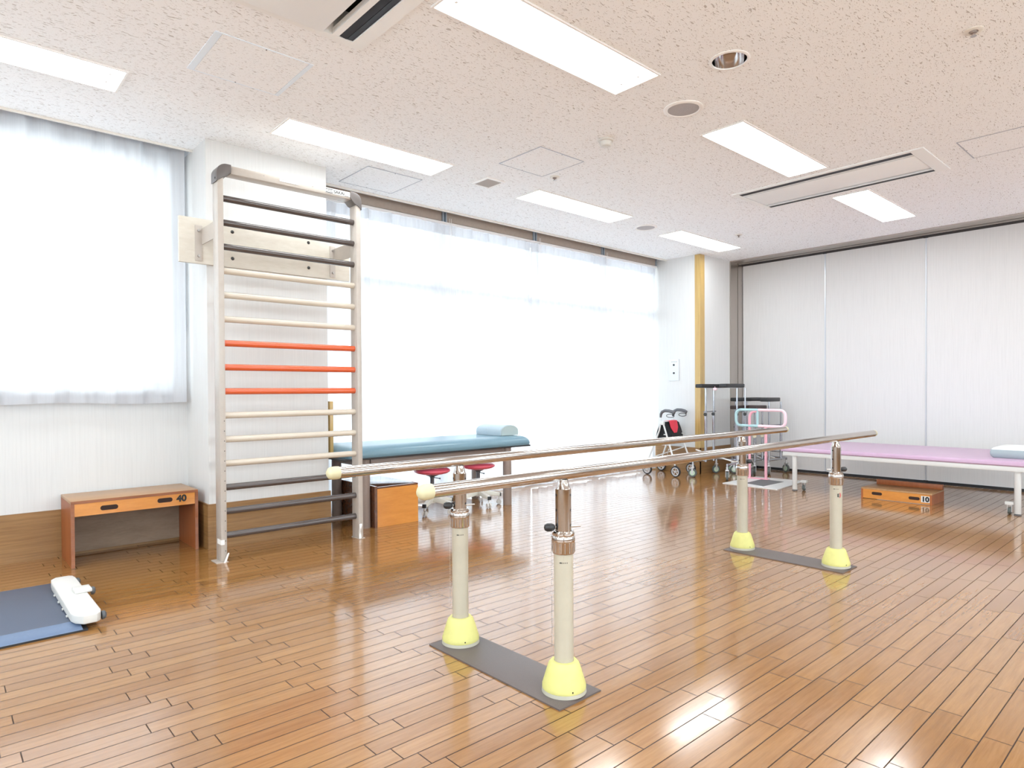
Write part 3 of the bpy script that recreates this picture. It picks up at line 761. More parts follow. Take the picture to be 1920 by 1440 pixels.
# rounded corner caps
def cap(sgn, xo):
    pr = []
    # outline in XZ; sgn=-1 left cap, +1 right
    base = [(0.0, 2.352), (-0.0, 2.40)]
    for i in range(9):
        a = PI - PI/2*i/8
        base.append((0.062+0.062*math.cos(a), 2.405+0.062*math.sin(a)))
    base += [(0.088, 2.467), (0.088, 2.420), (0.055, 2.385), (0.040, 2.380)]
    pts = [((xo+p[0]) if sgn < 0 else (xo-p[0]), p[1]) for p in base]
    return MB().prism(pts, FY0-0.006, FY1+0.006, 'Y', 0.004)
cl_ = cap(-1, LX0-0.006).build('corner_cap', MT['cap'], t)
cr_ = cap(1, RX1+0.006).build('corner_cap', MT['cap'], t)
MB().lathe([(0.0, -0.002), (0.006, -0.002), (0.006, 0.0)], (LX0-0.006, 4.175, 2.375), 'X', 12).build('screw', MT['ink'], cl_)
for i in range(15):
    z = 0.157+0.1505*i
    m = MT['rung_dark'] if (i < 3 or i > 11) else (MT['rung_red'] if 6 <= i <= 8 else MT['rung_beige'])
    o = MB().tube([(LX1-0.006, 4.20, z), (RX0+0.006, 4.20, z)], 0.0205, 20).build('rung', m, t)
    o['label'] = ('dark brown rung' if m is MT['rung_dark'] else 'orange red rung' if m is MT['rung_red'] else 'cream rung')
# row of small pin holes on the inner front edge of the left post
f = MB()
for i in range(14):
    z = 0.07+i*0.062
    f.lathe([(0.0, -0.0008), (0.003, -0.0008), (0.003, 0.0)], (1.3375, FY0-0.0002, z), 'Y', 8)
f.build('pin_hole_row', MT['bolt'], t)
MB().box(LX0-0.001, LX0+0.02, FY0-0.0012, FY0-0.0002, 0.11, 0.14).box(LX0-0.0012, LX0-0.0002, FY0, FY0+0.07, 0.11, 0.14).build('tape_strip', MT['tape'], t)
MB().prism([(1.322, 0.0), (1.336, 0.0), (1.356, 0.055), (1.350, 0.06), (1.343, 0.05)], FY0-0.012, FY0-0.010, 'Y').build('loose_tape', MT['tape'], t)
MB().grid(lambda u, v: Vector((RX0-0.004+0.018*u+0.004*math.sin(v*7), FY0-0.012+0.01*math.sin(v*6), 0.004+0.105*v)), 3, 12).build('loose_tape', MT['tape'], t)
# stickers with the maker's lettering on the front of the top rail
MB().box(1.700, 1.826, FY0-0.0005, FY0+0.0015, 2.432, 2.458).build('name_sticker', MT['sticker'], t)
f = MB()
for i in range(6):
    xx = 1.718+i*0.0165
    f.box(xx, xx+0.010, FY0-0.0012, FY0-0.0004, 2.446, 2.448).box(xx+0.004, xx+0.006, FY0-0.0012, FY0-0.0004, 2.440, 2.452).box(xx+0.001, xx+0.009, FY0-0.0012, FY0-0.0004, 2.441, 2.4425)
f.build('sticker_writing', MT['grille'], t)
MB().box(2.020, 2.205, FY0-0.0005, FY0+0.0015, 2.424, 2.456).build('maker_sticker', MT['sticker'], t)
MB().box(2.022, 2.075, FY0-0.0012, FY0-0.0004, 2.4265, 2.431).box(2.022, 2.075, FY0-0.0012, FY0-0.0004, 2.449, 2.453).box(2.022, 2.07, FY0-0.0012, FY0-0.0004, 2.438, 2.4405).box(2.165, 2.195, FY0-0.0012, FY0-0.0004, 2.4265, 2.429).build('sticker_lines', MT['ink'], t)
text_part('sticker_lettering', 'SAKAI', 0.030, MT['ink'], face_minus_y(2.122, FY0-0.0008, 2.440), t, 0.0006, 0.0003)
for (xx) in (1.40, 1.60, 1.93):
    MB().lathe([(0.0, -0.0015), (0.004, -0.0015), (0.004, 0.0)], (xx, FY0+0.0015, 2.447), 'Y', 10).build('rivet', MT['boltsilver'], t)
# brackets back to the board
def bar_bracket(x, xp, label_side):
    o = MB().box(xp-0.022, xp+0.022, 4.538, 4.544, 1.92, 2.155, 0.002).build('bracket', MT['ladder'], t)
    MB().box(x-0.003, x+0.003, FY1, 4.54, 2.03, 2.135).build('arm', MT['ladder'], o)
    for z in (1.953, 2.12):
        MB().lathe([(0.0, -0.010), (0.007, -0.010), (0.009, -0.004), (0.009, 0.0)], (xp, 4.538, z), 'Y', 12).build('bolt', MT['boltsilver'], o)
bar_bracket(1.335, 1.312, 'l'); bar_bracket(2.275, 2.262, 'r')
bd = thing('mounting_board', 'pale wooden board bolted across the pillar behind the wall bars', 'board', (1.8, 4.56, 1.9))
MB().box(1.195, 2.405, 4.5445, 4.5725, 1.905, 2.203, 0.002).build('plank', MT['board'], bd)
for x, z in ((1.53, 2.147), (1.53, 1.966), (2.074, 2.155), (2.074, 1.97)):
    MB().lathe([(0.0, -0.006), (0.006, -0.006), (0.011, -0.002), (0.012, 0.0)], (x, 4.5445, z), 'Y', 16).build('bolt', MT['bolt'], bd)

# ================================================================ PARALLEL BARS
t = thing('parallel_bars', 'long pair of shiny steel parallel walking bars on four cream posts', 'parallel bars', (2.8, 1.83, 0))
for y, xa, xb in ((1.54, 1.055, 4.545), (2.13, 1.065, 4.56)):
    o = MB().tube([(xa, y, 0.763), (xb, y, 0.763)], 0.0205, 32).build('handrail', MT['chrome'], t)
    MB().lathe([(0.0225, 0.012), (0.0235, 0.0), (0.0232, -0.012), (0.020, -0.024), (0.012, -0.031), (0.0, -0.033)], (xa, y, 0.763), 'X', 24).build('end_cap', MT['creamcap'], o)
    MB().lathe([(0.0208, -0.010), (0.0212, 0.0), (0.020, 0.010), (0.014, 0.018), (0.0, 0.021)], (xb, y, 0.763), 'X', 24).build('end_cap', MT['creamcap'], o)
for xc in (1.62, 3.942):
    pl = [(xc-0.104, 1.462), (xc+0.104, 1.462), (xc+0.104, 2.208), (xc-0.104, 2.208)]
    b_ = bmesh.new()
    lo = [b_.verts.new((x, y, 0.0)) for x, y in pl]
    mi = [b_.verts.new((x, y, 0.005)) for x, y in pl]
    hi = [b_.verts.new((x+(0.018 if x < xc else -0.018), y+(0.012 if y < 1.8 else -0.012), 0.011)) for x, y in pl]
    for A, B in ((lo, mi), (mi, hi)):
        for i in range(4): b_.faces.new((A[i], A[(i+1) % 4], B[(i+1) % 4], B[i]))
    b_.faces.new(hi); b_.faces.new(list(reversed(lo)))
    bmesh.ops.recalc_face_normals(b_, faces=list(b_.faces))
    mb = MB(); mb._add(b_, False); mb.build('base_plate', MT['plate'], t)
    for y in (1.54, 2.13):
        s = 1 if xc < 2 else -1
        p = MB().lathe([(0.0, 0.02), (0.0335, 0.02), (0.0335, 0.492), (0.031, 0.494), (0.0, 0.494)], (xc, y, 0), seg=32).build('post', MT['cream'], t)
        # yellow bumper cup
        cup = MB().lathe([(0.0345, 0.118), (0.045, 0.117), (0.053, 0.108), (0.061, 0.085), (0.070, 0.055), (0.076, 0.036), (0.0765, 0.028), (0.076, 0.024), (0.0345, 0.024)], (xc, y, 0), seg=36, ring=True).build('bumper_cup', MT['yellow'], t)
        MB().lathe([(0.0345, 0.0236), (0.0765, 0.0236), (0.078, 0.0115), (0.0345, 0.0115)], (xc, y, 0), seg=36, ring=True).build('cup_rim', MT['cupbase'], cup)
        MB().lathe([(0.0, -0.001), (0.003, -0.001), (0.003, 0.002)], (xc-0.030, y-0.0695, 0.034), 'Y', 8).build('screw', MT['ink'], cup)
        # collar
        col_ = MB().lathe([(0.0295, 0.492), (0.0375, 0.490), (0.0395, 0.494), (0.0395, 0.530), (0.0405, 0.532), (0.0405, 0.548), (0.0375, 0.552), (0.0385, 0.556), (0.0385, 0.562), (0.0345, 0.567), (0.029, 0.568)], (xc, y, 0), seg=36, ring=True).build('collar', MT['chrome'], t)
        # ribs on the collar
        rb = MB()
        for q in range(14):
            a = 2*PI*q/14
            rb.tube([(xc+0.0395*math.cos(a), y+0.0395*math.sin(a), 0.495), (xc+0.0395*math.cos(a), y+0.0395*math.sin(a), 0.528)], 0.0018, 6)
        rb.build('ribs', MT['chrome'], col_)
        up_ = MB().lathe([(0.0, 0.494), (0.0275, 0.494), (0.0275, 0.712), (0.0255, 0.714), (0.0185, 0.739), (0.0165, 0.7445), (0.0, 0.7445)], (xc, y, 0), seg=32).build('inner_tube', MT['chrome'], t)
        f = MB()
        for z in (0.588, 0.64, 0.692):
            for ang in (PI*0.90, PI*1.62):
                c2 = Vector((math.cos(ang), math.sin(ang), 0))
                f.tube([Vector((xc, y, z))+c2*0.0265, Vector((xc, y, z))+c2*0.0279], 0.0045, 10)
        f.build('adjusting_hole', MT['ink'], up_)
        # locking pin with black knob
        dx = Vector((-0.86, 0.51, 0)) if s > 0 else Vector((0.80, -0.55, 0))
        c3 = Vector((xc, y, 0.580))
        pin = MB().tube([c3-dx*0.062, c3-dx*0.045, c3+dx*0.05], [0.003, 0.004, 0.004], 10).build('locking_pin', MT['chrome'], t)
        MB().tube([c3+dx*0.030, c3+dx*0.034, c3+dx*0.044, c3+dx*0.058, c3+dx*0.066, c3+dx*0.069], [0.006, 0.011, 0.0145, 0.0145, 0.010, 0.002], 16).build('knob', MT['blackglossy'], pin)
        # bead chain
        sd = dx*0.0425
        f = MB()
        if s > 0:
            for q in range(58):
                z = 0.556-q*0.0068
                r_ = 0.0021
                f.lathe([(0.0, z-r_), (r_, z), (0.0, z+r_)], (xc+sd.x, y+sd.y, 0), seg=6)
            f.build('bead_chain', MT['boltsilver'], t)
        else:
            MB().tube([(xc+sd.x, y+sd.y, 0.556), (xc+sd.x, y+sd.y, 0.50)], 0.002, 6).build('bead_chain', MT['boltsilver'], t)
        # tiny worn marks near the top of the post, facing the camera
        va = Vector((-xc, -y, 0)).normalized(); vt = Vector((va.y, -va.x, 0))
        f = MB()
        for q, wd in enumerate((0.007, 0.0022, 0.0022, 0.0022, 0.0022)):
            cc = Vector((xc, y, 0.462 if s > 0 else 0.468))
            ang = math.atan2(va.y, va.x) + (0.30 - q*0.17)*(-1)
            pp = cc+Vector((math.cos(ang), math.sin(ang), 0))*0.0336
            f.box(pp.x-wd/2, pp.x+wd/2, pp.y-0.0006, pp.y+0.0006, pp.z-0.0018, pp.z+0.0018, rot=Matrix.Rotation(ang+PI/2, 3, 'Z'))
        f.build('post_marking', MT['ink'], p)
# small black and red emblem on the far near-side post
va = Vector((-3.942, -1.54, 0)).normalized(); ang = math.atan2(va.y, va.x)
def on_post(da, z): 
    a = ang+da; q = Vector((3.942, 1.54, z))+Vector((math.cos(a), math.sin(a), 0))*0.0338
    return Matrix.Translation(q) @ Matrix.Rotation(a+PI/2, 4, 'Z') @ Matrix.Rotation(PI/2, 4, 'X')
text_part('emblem_letter', 'E', 0.026, MT['ink'], on_post(0.38, 0.430), t, 0.0008, 0.0006)
text_part('emblem_curve', ')', 0.030, MT['redink'], on_post(0.72, 0.434), t, 0.0008, 0.0006)

# ================================================================ STEP BOXES
t = thing('step_stool', 'wooden step stool numbered 40 standing by the left wall', 'step stool', (0.96, 4.83, 0))
x0, x1, y0, y1, H = 0.605, 1.318, 4.637, 5.03, 0.402
MB().box(x0, x1, y0, y1, H-0.018, H, 0.001).build('top_board', MT['plytop'], t)
MB().box(x0, x0+0.018, y0+0.001, y1, 0, H-0.0185).build('side_panel', MT['plyside'], t)
MB().box(x1-0.018, x1, y0+0.001, y1, 0, H-0.0185).build('side_panel', MT['plyside'], t)
MB().box(x0-0.0008, x0+0.0185, y0-0.0012, y0+0.0008, 0, H-0.0185).box(x1-0.0185, x1+0.0008, y0-0.0012, y0+0.0008, 0, H-0.0185).box(x0, x1, y0-0.001, y0+0.001, H-0.018, H-0.001).build('edge_band', MT['plyedge'], t)
fp = MB().box(x0+0.019, x1-0.019, y0+0.001, y0+0.019, 0.308, H-0.0185).build('front_apron', MT['plyfront'], t)
MB().box(x0+0.019, x1-0.019, y1-0.012, y1, 0.02, H-0.0185).build('back_panel', MT['plyback'], t)
def slot_y(xa, xb, z, h, y, parent):
    MB().prism(rrect(xa, xb, z-h/2, z+h/2, h/2-0.0005), y-0.0012, y+0.004, 'Y').build('hand_hole', MT['slot'], parent)
slot_y(0.757, 0.852, 0.345, 0.029, y0+0.001, fp); slot_y(1.073, 1.162, 0.352, 0.029, y0+0.001, fp)
MB().box(1.183, 1.250, y0-0.0004, y0+0.0005, 0.330, 0.378).build('number_plate', MT['plyfront'], fp)
text_part('number', '40', 0.058, MT['ink'], face_minus_y(1.2165, y0-0.0016, 0.352), fp, 0.0028, 0.0004, 1.02)

t = thing('low_step', 'low wooden step box numbered 10 under the lilac bed', 'step box', (6.84, 2.07, 0))
x0, x1, y0, y1, H = 6.66, 7.03, 1.776, 2.369, 0.104
MB().box(x0+0.0, x1, y0, y1, H-0.014, H, 0.001).build('top_board', MT['plytop'], t)
MB().box(x0, x1, y0, y0+0.016, 0, H-0.0145).build('side_panel', MT['plyside'], t)
MB().box(x0, x1, y1-0.016, y1, 0, H-0.0145).build('side_panel', MT['plyside'], t)
fp = MB().box(x0+0.001, x0+0.017, y0+0.0165, y1-0.0165, 0.004, H-0.0145).build('front_board', MT['plyfront'], t)
MB().box(x1-0.05, x1-0.005, y0, y1-0.03, H+0.0005, H+0.048, 0.002).build('rear_rail', MT['plyside'], t)
def slot_x(ya, yb, z, h, x, parent):
    MB().prism(rrect(ya, yb, z-h/2, z+h/2, h/2-0.0005), x-0.0012, x+0.004, 'X').build('hand_hole', MT['slot'], parent)
slot_x(2.185, 2.275, 0.055, 0.028, x0+0.001, fp); slot_x(1.872, 1.962, 0.048, 0.028, x0+0.001, fp)
MB().box(x0-0.0004, x0+0.0006, 1.793, 1.861, 0.020, 0.077).build('number_plate', MT['sticker'], fp)
text_part('number', '10', 0.060, MT['ink'], face_minus_x(x0-0.0010, 1.827, 0.047), fp, 0.0032, 0.0004, 1.0)

t = thing('wooden_box', 'orange fronted wooden step box under the blue treatment table', 'wooden box', (2.73, 4.68, 0))
x0, x1, y0, y1, H = 2.54, 2.915, 4.39, 4.985, 0.313
MB().box(x0+0.002, x1, y0, y0+0.018, 0, H-0.013).build('front_panel', MT['plyfront'], t)
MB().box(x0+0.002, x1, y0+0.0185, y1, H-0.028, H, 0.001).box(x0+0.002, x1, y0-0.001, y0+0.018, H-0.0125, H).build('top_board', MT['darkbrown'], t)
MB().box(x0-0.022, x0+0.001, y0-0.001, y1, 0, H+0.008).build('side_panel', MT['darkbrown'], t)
MB().box(x1-0.018, x1, y0+0.019, y1, 0, H-0.029).box(x0+0.002, x1-0.019, y1-0.018, y1, 0, H-0.029).build('rear_panel', MT['plyside'], t)

# ================================================================ BLUE TREATMENT TABLE
t = thing('treatment_table', 'blue padded treatment table with brown legs before the curtain', 'treatment table', (3.2, 4.7, 0))
x0, x1, y0, y1 = 2.255, 4.17, 4.375, 4.995
def cushion(x0, x1, y0, y1, z0, z1, r, er):
    """soft pad: rounded plan and rolled top edge"""
    mb = MB(); prev = None; b = bmesh.new(); rings = []
    for k in range(7):
        a = PI/2*k/6; ins = er*(1-math.cos(a)); z = z1-(z1-z0)*0.8*(1-math.sin(a)) if k else z0+(z1-z0)*0.2
        rings.append([b.verts.new((x, y, z)) for x, y in rrect(x0+ins, x1-ins, y0+ins, y1-ins, max(0.004, r-ins*0.5), 5)])
    bot = [b.verts.new((x, y, z0)) for x, y in rrect(x0+0.006, x1-0.006, y0+0.006, y1-0.006, max(0.004, r-0.004), 5)]
    rings.insert(0, bot)
    for A, B in zip(rings, rings[1:]):
        n = len(A)
        for i in range(n): b.faces.new((A[i], A[(i+1) % n], B[(i+1) % n], B[i]))
    b.faces.new(rings[-1]); b.faces.new(list(reversed(rings[0])))
    bmesh.ops.recalc_face_normals(b, faces=list(b.faces)); mb._add(b, True)
    return mb
cushion(x0+0.037, x1, y0, y1, 0.548, 0.634, 0.03, 0.10).build('padded_top', MT['bluevinyl'], t)
MB().box(x0+0.003, x1-0.003, y0+0.003, y1-0.003, 0.534, 0.5475, 0.003).build('underboard', MT['black'], t)
for x in (2.475, 3.945):
    for y in (4.462, 4.93):
        lg = MB().lathe([(0.0, 0.0), (0.038, 0.0), (0.040, 0.004), (0.040, 0.5335), (0.0, 0.5335)], (x, y, 0), seg=28).build('leg', MT['brownmetal'], t)
MB().box(2.52, 3.905, 4.448, 4.476, 0.472, 0.5335, 0.003).build('rail', MT['brownmetal'], t)
MB().box(2.52, 3.905, 4.916, 4.944, 0.472, 0.5335, 0.003).build('rail', MT['brownmetal'], t)
MB().box(2.461, 2.489, 4.505, 4.89, 0.472, 0.5335, 0.003).box(3.931, 3.959, 4.505, 4.89, 0.472, 0.5335, 0.003).build('rail', MT['brownmetal'], t)
MB().box(3.40, 3.46, 4.52, 4.56, 0.505, 0.5335).build('underframe_catch', MT['black'], t)

def soft_pillow(name, x0, x1, y0, y1, z0, z1, label, mtop, mside, long_axis):
    """block pillow: side band and domed top of another cloth"""
    t = thing(name, label, 'pillow', ((x0+x1)/2, (y0+y1)/2, z0))
    cx, cy, hx, hy, h = (x0+x1)/2, (y0+y1)/2, (x1-x0)/2, (y1-y0)/2, z1-z0
    def ring(b, s, z, r): return [b.verts.new((x, y, z)) for x, y in rrect(cx-hx*s[0], cx+hx*s[0], cy-hy*s[1], cy+hy*s[1], r, 5)]
    r0 = 0.025
    def loft(levels, capb, capt):
        b = bmesh.new(); R = [ring(b, (s, s2), z, max(0.006, r0)) for s, s2, z in levels]
        for A, B in zip(R, R[1:]):
            for i in range(len(A)): b.faces.new((A[i], A[(i+1) % len(A)], B[(i+1) % len(A)], B[i]))
        if capb: b.faces.new(list(reversed(R[0])))
        if capt: b.faces.new(R[-1])
        bmesh.ops.recalc_face_normals(b, faces=list(b.faces)); mb = MB(); mb._add(b, True); return mb
    side = [(0.94, 0.90, z0), (0.985, 0.97, z0+h*0.12), (1.0, 1.0, z0+h*0.35), (1.0, 1.0, z0+h*0.5), (0.985, 0.97, z0+h*0.72)]
    top = [(0.985, 0.97, z0+h*0.72), (0.95, 0.90, z0+h*0.88), (0.86, 0.76, z0+h*0.97), (0.6, 0.5, z1)]
    loft(side, True, False).build('side_band', mside, t)
    loft(top, False, True).build('top_cover', mtop, t)
    return t
t = thing('pillow', 'pale blue block pillow at the right end of the blue table', 'pillow', (4.015, 4.69, 0.635))
sec = [(3.905, 0.6355), (4.125, 0.6355), (4.128, 0.665)] + [(4.015+0.113*math.cos(a), 0.675+0.058*math.sin(a)) for a in [PI*k/14 for k in range(1, 14)]] + [(3.902, 0.665)]
MB().prism(sec, 4.502, 4.868, 'Y', 0.007, 3).build('cushion', MT['paleblue'], t)
MB().prism([(4.015+(a-4.015)*0.93, 0.637+(c-0.6355)*0.94) for a, c in sec], 4.4985, 4.502, 'Y').build('end_panel', MT['palegreyblue'], t)

t = thing('wooden_board', 'narrow upright golden board between pillar and blue table', 'board', (2.27, 4.78, 0.5478))
MB().box(2.258, 2.286, 4.60, 4.98, 0.5478, 0.98, 0.002).build('plank', MT['guard'], t)

# ================================================================ STOOLS
def stool(x, y, label, rot):
    t = thing('rolling_stool', label, 'stool', (x, y, 0), rot, 'red seated rolling stools')
    MB().lathe([(0.0, 0.335), (0.10, 0.336), (0.135, 0.345), (0.154, 0.356), (0.158, 0.364), (0.154, 0.374), (0.135, 0.385), (0.08, 0.390), (0.0, 0.391)], (0, 0, 0), seg=40).build('seat', MT['pinkseat'], t, local=True)
    MB().lathe([(0.0, 0.3345), (0.06, 0.3345), (0.055, 0.325), (0.024, 0.312), (0.018, 0.30), (0.018, 0.20), (0, 0.20)], (0, 0, 0), seg=20).build('gas_lift', MT['stoolgrey'], t, local=True)
    MB().tube([(0.015, 0, 0.305), (0.055, 0.02, 0.298), (0.07, 0.025, 0.296)], [0.004, 0.004, 0.008], 8).build('lever', MT['stoolgrey'], t, local=True)
    MB().lathe([(0.0, 0.1995), (0.026, 0.1995), (0.028, 0.19), (0.028, 0.085), (0.0, 0.085)], (0, 0, 0), seg=20).build('column', MT['stoolcream'], t, local=True)
    for k in range(5):
        a = 2*PI*k/5; R = Matrix.Rotation(a, 4, 'Z')
        mb = MB(); mb.prism([(0.02, 0.095), (0.20, 0.078), (0.205, 0.105), (0.02, 0.145)], -0.017, 0.017, 'Y', 0.003); mb.bm.transform(R)
        lg = mb.build('leg', MT['stoolcream'], t, local=True)
        mb = MB(); mb.box(0.2055, 0.214, -0.018, 0.018, 0.075, 0.107, 0.002); mb.bm.transform(R); mb.build('end_cap', MT['blackglossy'], lg, local=True)
        mb = MB(); mb.tube([(0.195, 0, 0.078), (0.195, 0, 0.05)], 0.006, 8)
        for sy in (-0.013, 0.013):
            mb.lathe([(0.0, sy-0.006), (0.020, sy-0.006), (0.022, sy), (0.020, sy+0.006), (0.0, sy+0.006)], (0.195, 0, 0.0225), 'Y', 16)
        mb.bm.transform(R); mb.build('caster', MT['caster'], lg, local=True)
    return t
s1 = stool(3.215, 4.62, 'red topped rolling stool nearer the wooden box', -1.25)
s2 = dup(s1, (3.735, 4.63, 0), 'red topped rolling stool nearer the right legs of the blue table', -1.75)

# ================================================================ LILAC BED
t = thing('platform_bed', 'low wide lilac padded exercise bed with white legs at the partition', 'exercise bed', (7.2, 2.08, 0))
x0, x1, y0, y1 = 6.60, 7.80, 1.00, 3.142
cushion(x0, x1, y0, y1, 0.404, 0.446, 0.012, 0.02).build('padded_top', MT['lilac'], t)
MB().box(x0+0.012, x0+0.05, y0+0.012, y1-0.025, 0.362, 0.4035, 0.003).box(x1-0.05, x1-0.012, y0+0.012, y1-0.025, 0.362, 0.4035, 0.003)\
    .box(x0+0.05, x1-0.05, y0+0.012, y0+0.05, 0.362, 0.4035, 0.003).box(x0+0.05, x1-0.05, y1-0.063, y1-0.025, 0.362, 0.4035, 0.003).build('frame', MT['white'], t)
MB().box(x0+0.052, x1-0.052, y0+0.052, y1-0.065, 0.38, 0.4035).build('slab', MT['whiteplastic'], t)
for x in (6.642, 7.735):
    for y in (1.157, 3.005):
        MB().lathe([(0.0, 0.012), (0.021, 0.012), (0.024, 0.016), (0.024, 0.356), (0.034, 0.358), (0.034, 0.3615), (0, 0.3615)], (x, y, 0), seg=24).build('leg', MT['white'], t)
        MB().lathe([(0.0, 0.0), (0.026, 0.0), (0.026, 0.006), (0.012, 0.0118), (0, 0.0118)], (x, y, 0), seg=20).build('foot_pad', MT['stoolgrey'], t)
for x, y in ((6.665, 1.215), (6.72, 2.945)):
    c_o = MB().lathe([(0.0, -0.011), (0.026, -0.011), (0.029, -0.006), (0.029, 0.006), (0.026, 0.011), (0.0, 0.011)], (x, y, 0.0295), 'Y', 20).build('caster_wheel', MT['greyrubber'], t)
    MB().box(x-0.012, x+0.012, y-0.016, y-0.012, 0.02, 0.075).box(x-0.012, x+0.012, y+0.012, y+0.016, 0.02, 0.075).box(x-0.014, x+0.014, y-0.016, y+0.016, 0.075, 0.08).build('caster_fork', MT['silver'], c_o)
    MB().box(x-0.02, x+0.02, min(y, y+0.0)-0.03, y+0.03, 0.0805, 0.105, 0.002).build('caster_mount', MT['white'], t)
soft_pillow('pillow', 6.86, 7.26, 0.98, 1.395, 0.447, 0.545, 'white topped grey pillow on the lilac bed', MT['pillowtop'], MT['pillowside'], 'X')

# ================================================================ SCALE PLATE (left edge)
t = thing('floor_scale', 'blue grey floor platform with white end housing, cut off at left', 'floor scale', (0.1, 3.82, 0))
px0, px1, py0, py1 = -0.62, 0.50, 3.378, 4.262
MB().box(px0, px1, py0+0.004, py1-0.002, 0.0, 0.008).build('base_sheet', MT['black'], t)
sec = [(py0, 0.0085), (py0+0.002, 0.010), (py0+0.105, 0.024), (py0+0.105, 0.0085)]
MB().prism(sec, px0, px1-0.02, 'X').build('ramp_edge', MT['blueramp'], t)
MB().box(px0+0.09, px1-0.02, py0+0.1055, py1, 0.0085, 0.024, 0.001).build('deck', MT['bluemat'], t)
hs = [(0.447, 4.10), (0.452, 4.165), (0.475, 4.20), (0.535, 4.20), (0.552, 4.185), (0.558, 4.14), (0.560, 3.45), (0.552, 3.41), (0.535, 3.392), (0.485, 3.392), (0.457, 3.43), (0.447, 3.47)]
MB().prism(hs, 0.0245, 0.066, 'Z', 0.006, 3).build('end_housing', MT['whiteplastic'], t)
MB().box(0.505, 0.578, 3.775, 3.87, 0.0665, 0.083, 0.004).build('handle_block', MT['whiteplastic'], t)
for y in (4.145, 3.82, 3.44):
    zc = 0.060 if y == 3.82 else 0.038
    MB().lathe([(0.0, 0.018), (0.012, 0.018), (0.019, 0.012), (0.020, 0.0), (0.0, 0.0)], (0.579 if y == 3.82 else 0.561, y, zc), 'X', 18).build('transport_wheel', MT['knob'], t)
for y in (3.55, 3.68, 3.82, 3.96):
    MB().box(0.440, 0.4465, y-0.006, y+0.006, 0.028, 0.036, 0.001).build('side_clip', MT['whiteplastic'], t)
# loose dark chip on the floor
c_o = MB().prism([(1.395, 4.338), (1.415, 4.345), (1.425, 4.352), (1.412, 4.360), (1.396, 4.352)], 0.0005, 0.004, 'Z').build('floor_chip', MT['black'], None, loc=(1.41, 4.35, 0))
tag(c_o, 'tiny black chip lying on the floor inside the wall bars left post', 'debris')

# ================================================================ ROLLATOR
t = thing('rollator', 'folding four wheeled walker with a black bag and curved handles', 'rollator', (6.86, 4.68, 0))
def wheel_y(mbx, x, y, r, w, name, parent, tyre, hub, spokes=5):
    """wheel with its axle along X (rolls along Y)"""
    o = MB().lathe([(r*0.78, -w/2), (r*0.95, -w/2), (r, -w*0.25), (r, w*0.25), (r*0.95, w/2), (r*0.78, w/2), (r*0.78, -w/2)], (x, y, r), 'X', 28).build(name, tyre, parent)
    m = MB().lathe([(r*0.62, -w*0.42), (r*0.775, -w*0.42), (r*0.775, w*0.42), (r*0.62, w*0.42), (r*0.62, -w*0.42)], (x, y, r), 'X', 28)
    m.lathe([(0, -w*0.6), (r*0.17, -w*0.6), (r*0.17, w*0.6), (0, w*0.6)], (x, y, r), 'X', 14)
    for k in range(spokes):
        a = 2*PI*k/spokes+0.3
        m.tube([(x, y+math.cos(a)*r*0.15, r+math.sin(a)*r*0.15), (x, y+math.cos(a)*r*0.65, r+math.sin(a)*r*0.65)], r*0.075, 6)
    m.build('rim', hub, o); return o
sides = [(6.64, 0.0), (7.06, 0.105)]
for sx_, oy in sides:
    yf, yr, ya = 4.86+oy*0.8, 4.447+oy*0.55, 4.625+oy
    fr_ = MB()
    fr_.tube([(sx_, yf, 0.13), (sx_, yf-0.02, 0.2), (sx_, ya+0.055, 0.55), (sx_, ya+0.03, 0.66)], 0.0105, 12)
    fr_.tube([(sx_, yr+0.005, 0.13), (sx_, yr+0.03, 0.22), (sx_, ya-0.005, 0.64)], 0.0105, 12)
    fr_.box(sx_-0.016, sx_+0.016, ya-0.02, ya+0.05, 0.625, 0.668, 0.006)
    f_o = fr_.build('side_frame', MT['white'], t)
    for yy in (yf, yr):
        MB().box(sx_-0.018, sx_+0.018, yy-0.010, yy+0.010, 0.118, 0.142, 0.003).build('fork', MT['blackglossy'], f_o)
        wheel_y(None, sx_, yy, 0.067, 0.026, 'wheel', t, MT['black'], MT['silver'])
    # handle stem and curved grip towards -Y
    st = MB().tube([(sx_, ya+0.03, 0.66), (sx_, ya+0.035, 0.73)], 0.009, 10).build('handle_stem', MT['silver'], t)
    g = [(sx_, ya+0.035, 0.715), (sx_, ya+0.03, 0.755), (sx_, ya+0.01, 0.785), (sx_, ya-0.03, 0.800), (sx_, ya-0.09, 0.797), (sx_, ya-0.14, 0.785), (sx_, ya-0.165, 0.772)]
    MB().tube(g, [0.013, 0.017, 0.019, 0.019, 0.020, 0.021, 0.018], 14).build('hand_grip', MT['stoolgrey'], t)
    lv = [(sx_, ya-0.165, 0.757)] + [(sx_, ya-0.105+0.055*math.cos(a), 0.738+0.022*math.sin(a)) for a in [PI*0.9*-1+2*PI*k/14 for k in range(14)]]
    MB().tube([(sx_, ya-0.105+0.055*math.cos(2*PI*k/16), 0.738+0.020*math.sin(2*PI*k/16)) for k in range(16)], 0.004, 8, closed=True).build('brake_lever', MT['blackglossy'], t)
    MB().tube([(sx_, ya-0.155, 0.748), (sx_, ya-0.162, 0.765)], 0.006, 8).build('brake_mount', MT['blackglossy'], t)
MB().box(6.65, 7.055, 4.60, 4.625, 0.50, 0.512, 0.003).tube([(6.64, 4.66, 0.40), (7.06, 4.74, 0.40)], 0.008, 8).tube([(6.65, 4.78, 0.22), (7.05, 4.60, 0.33)], 0.007, 8).tube([(7.05, 4.84, 0.22), (6.65, 4.55, 0.33)], 0.007, 8).build('cross_brace', MT['white'], t)
bag = bmesh.new()
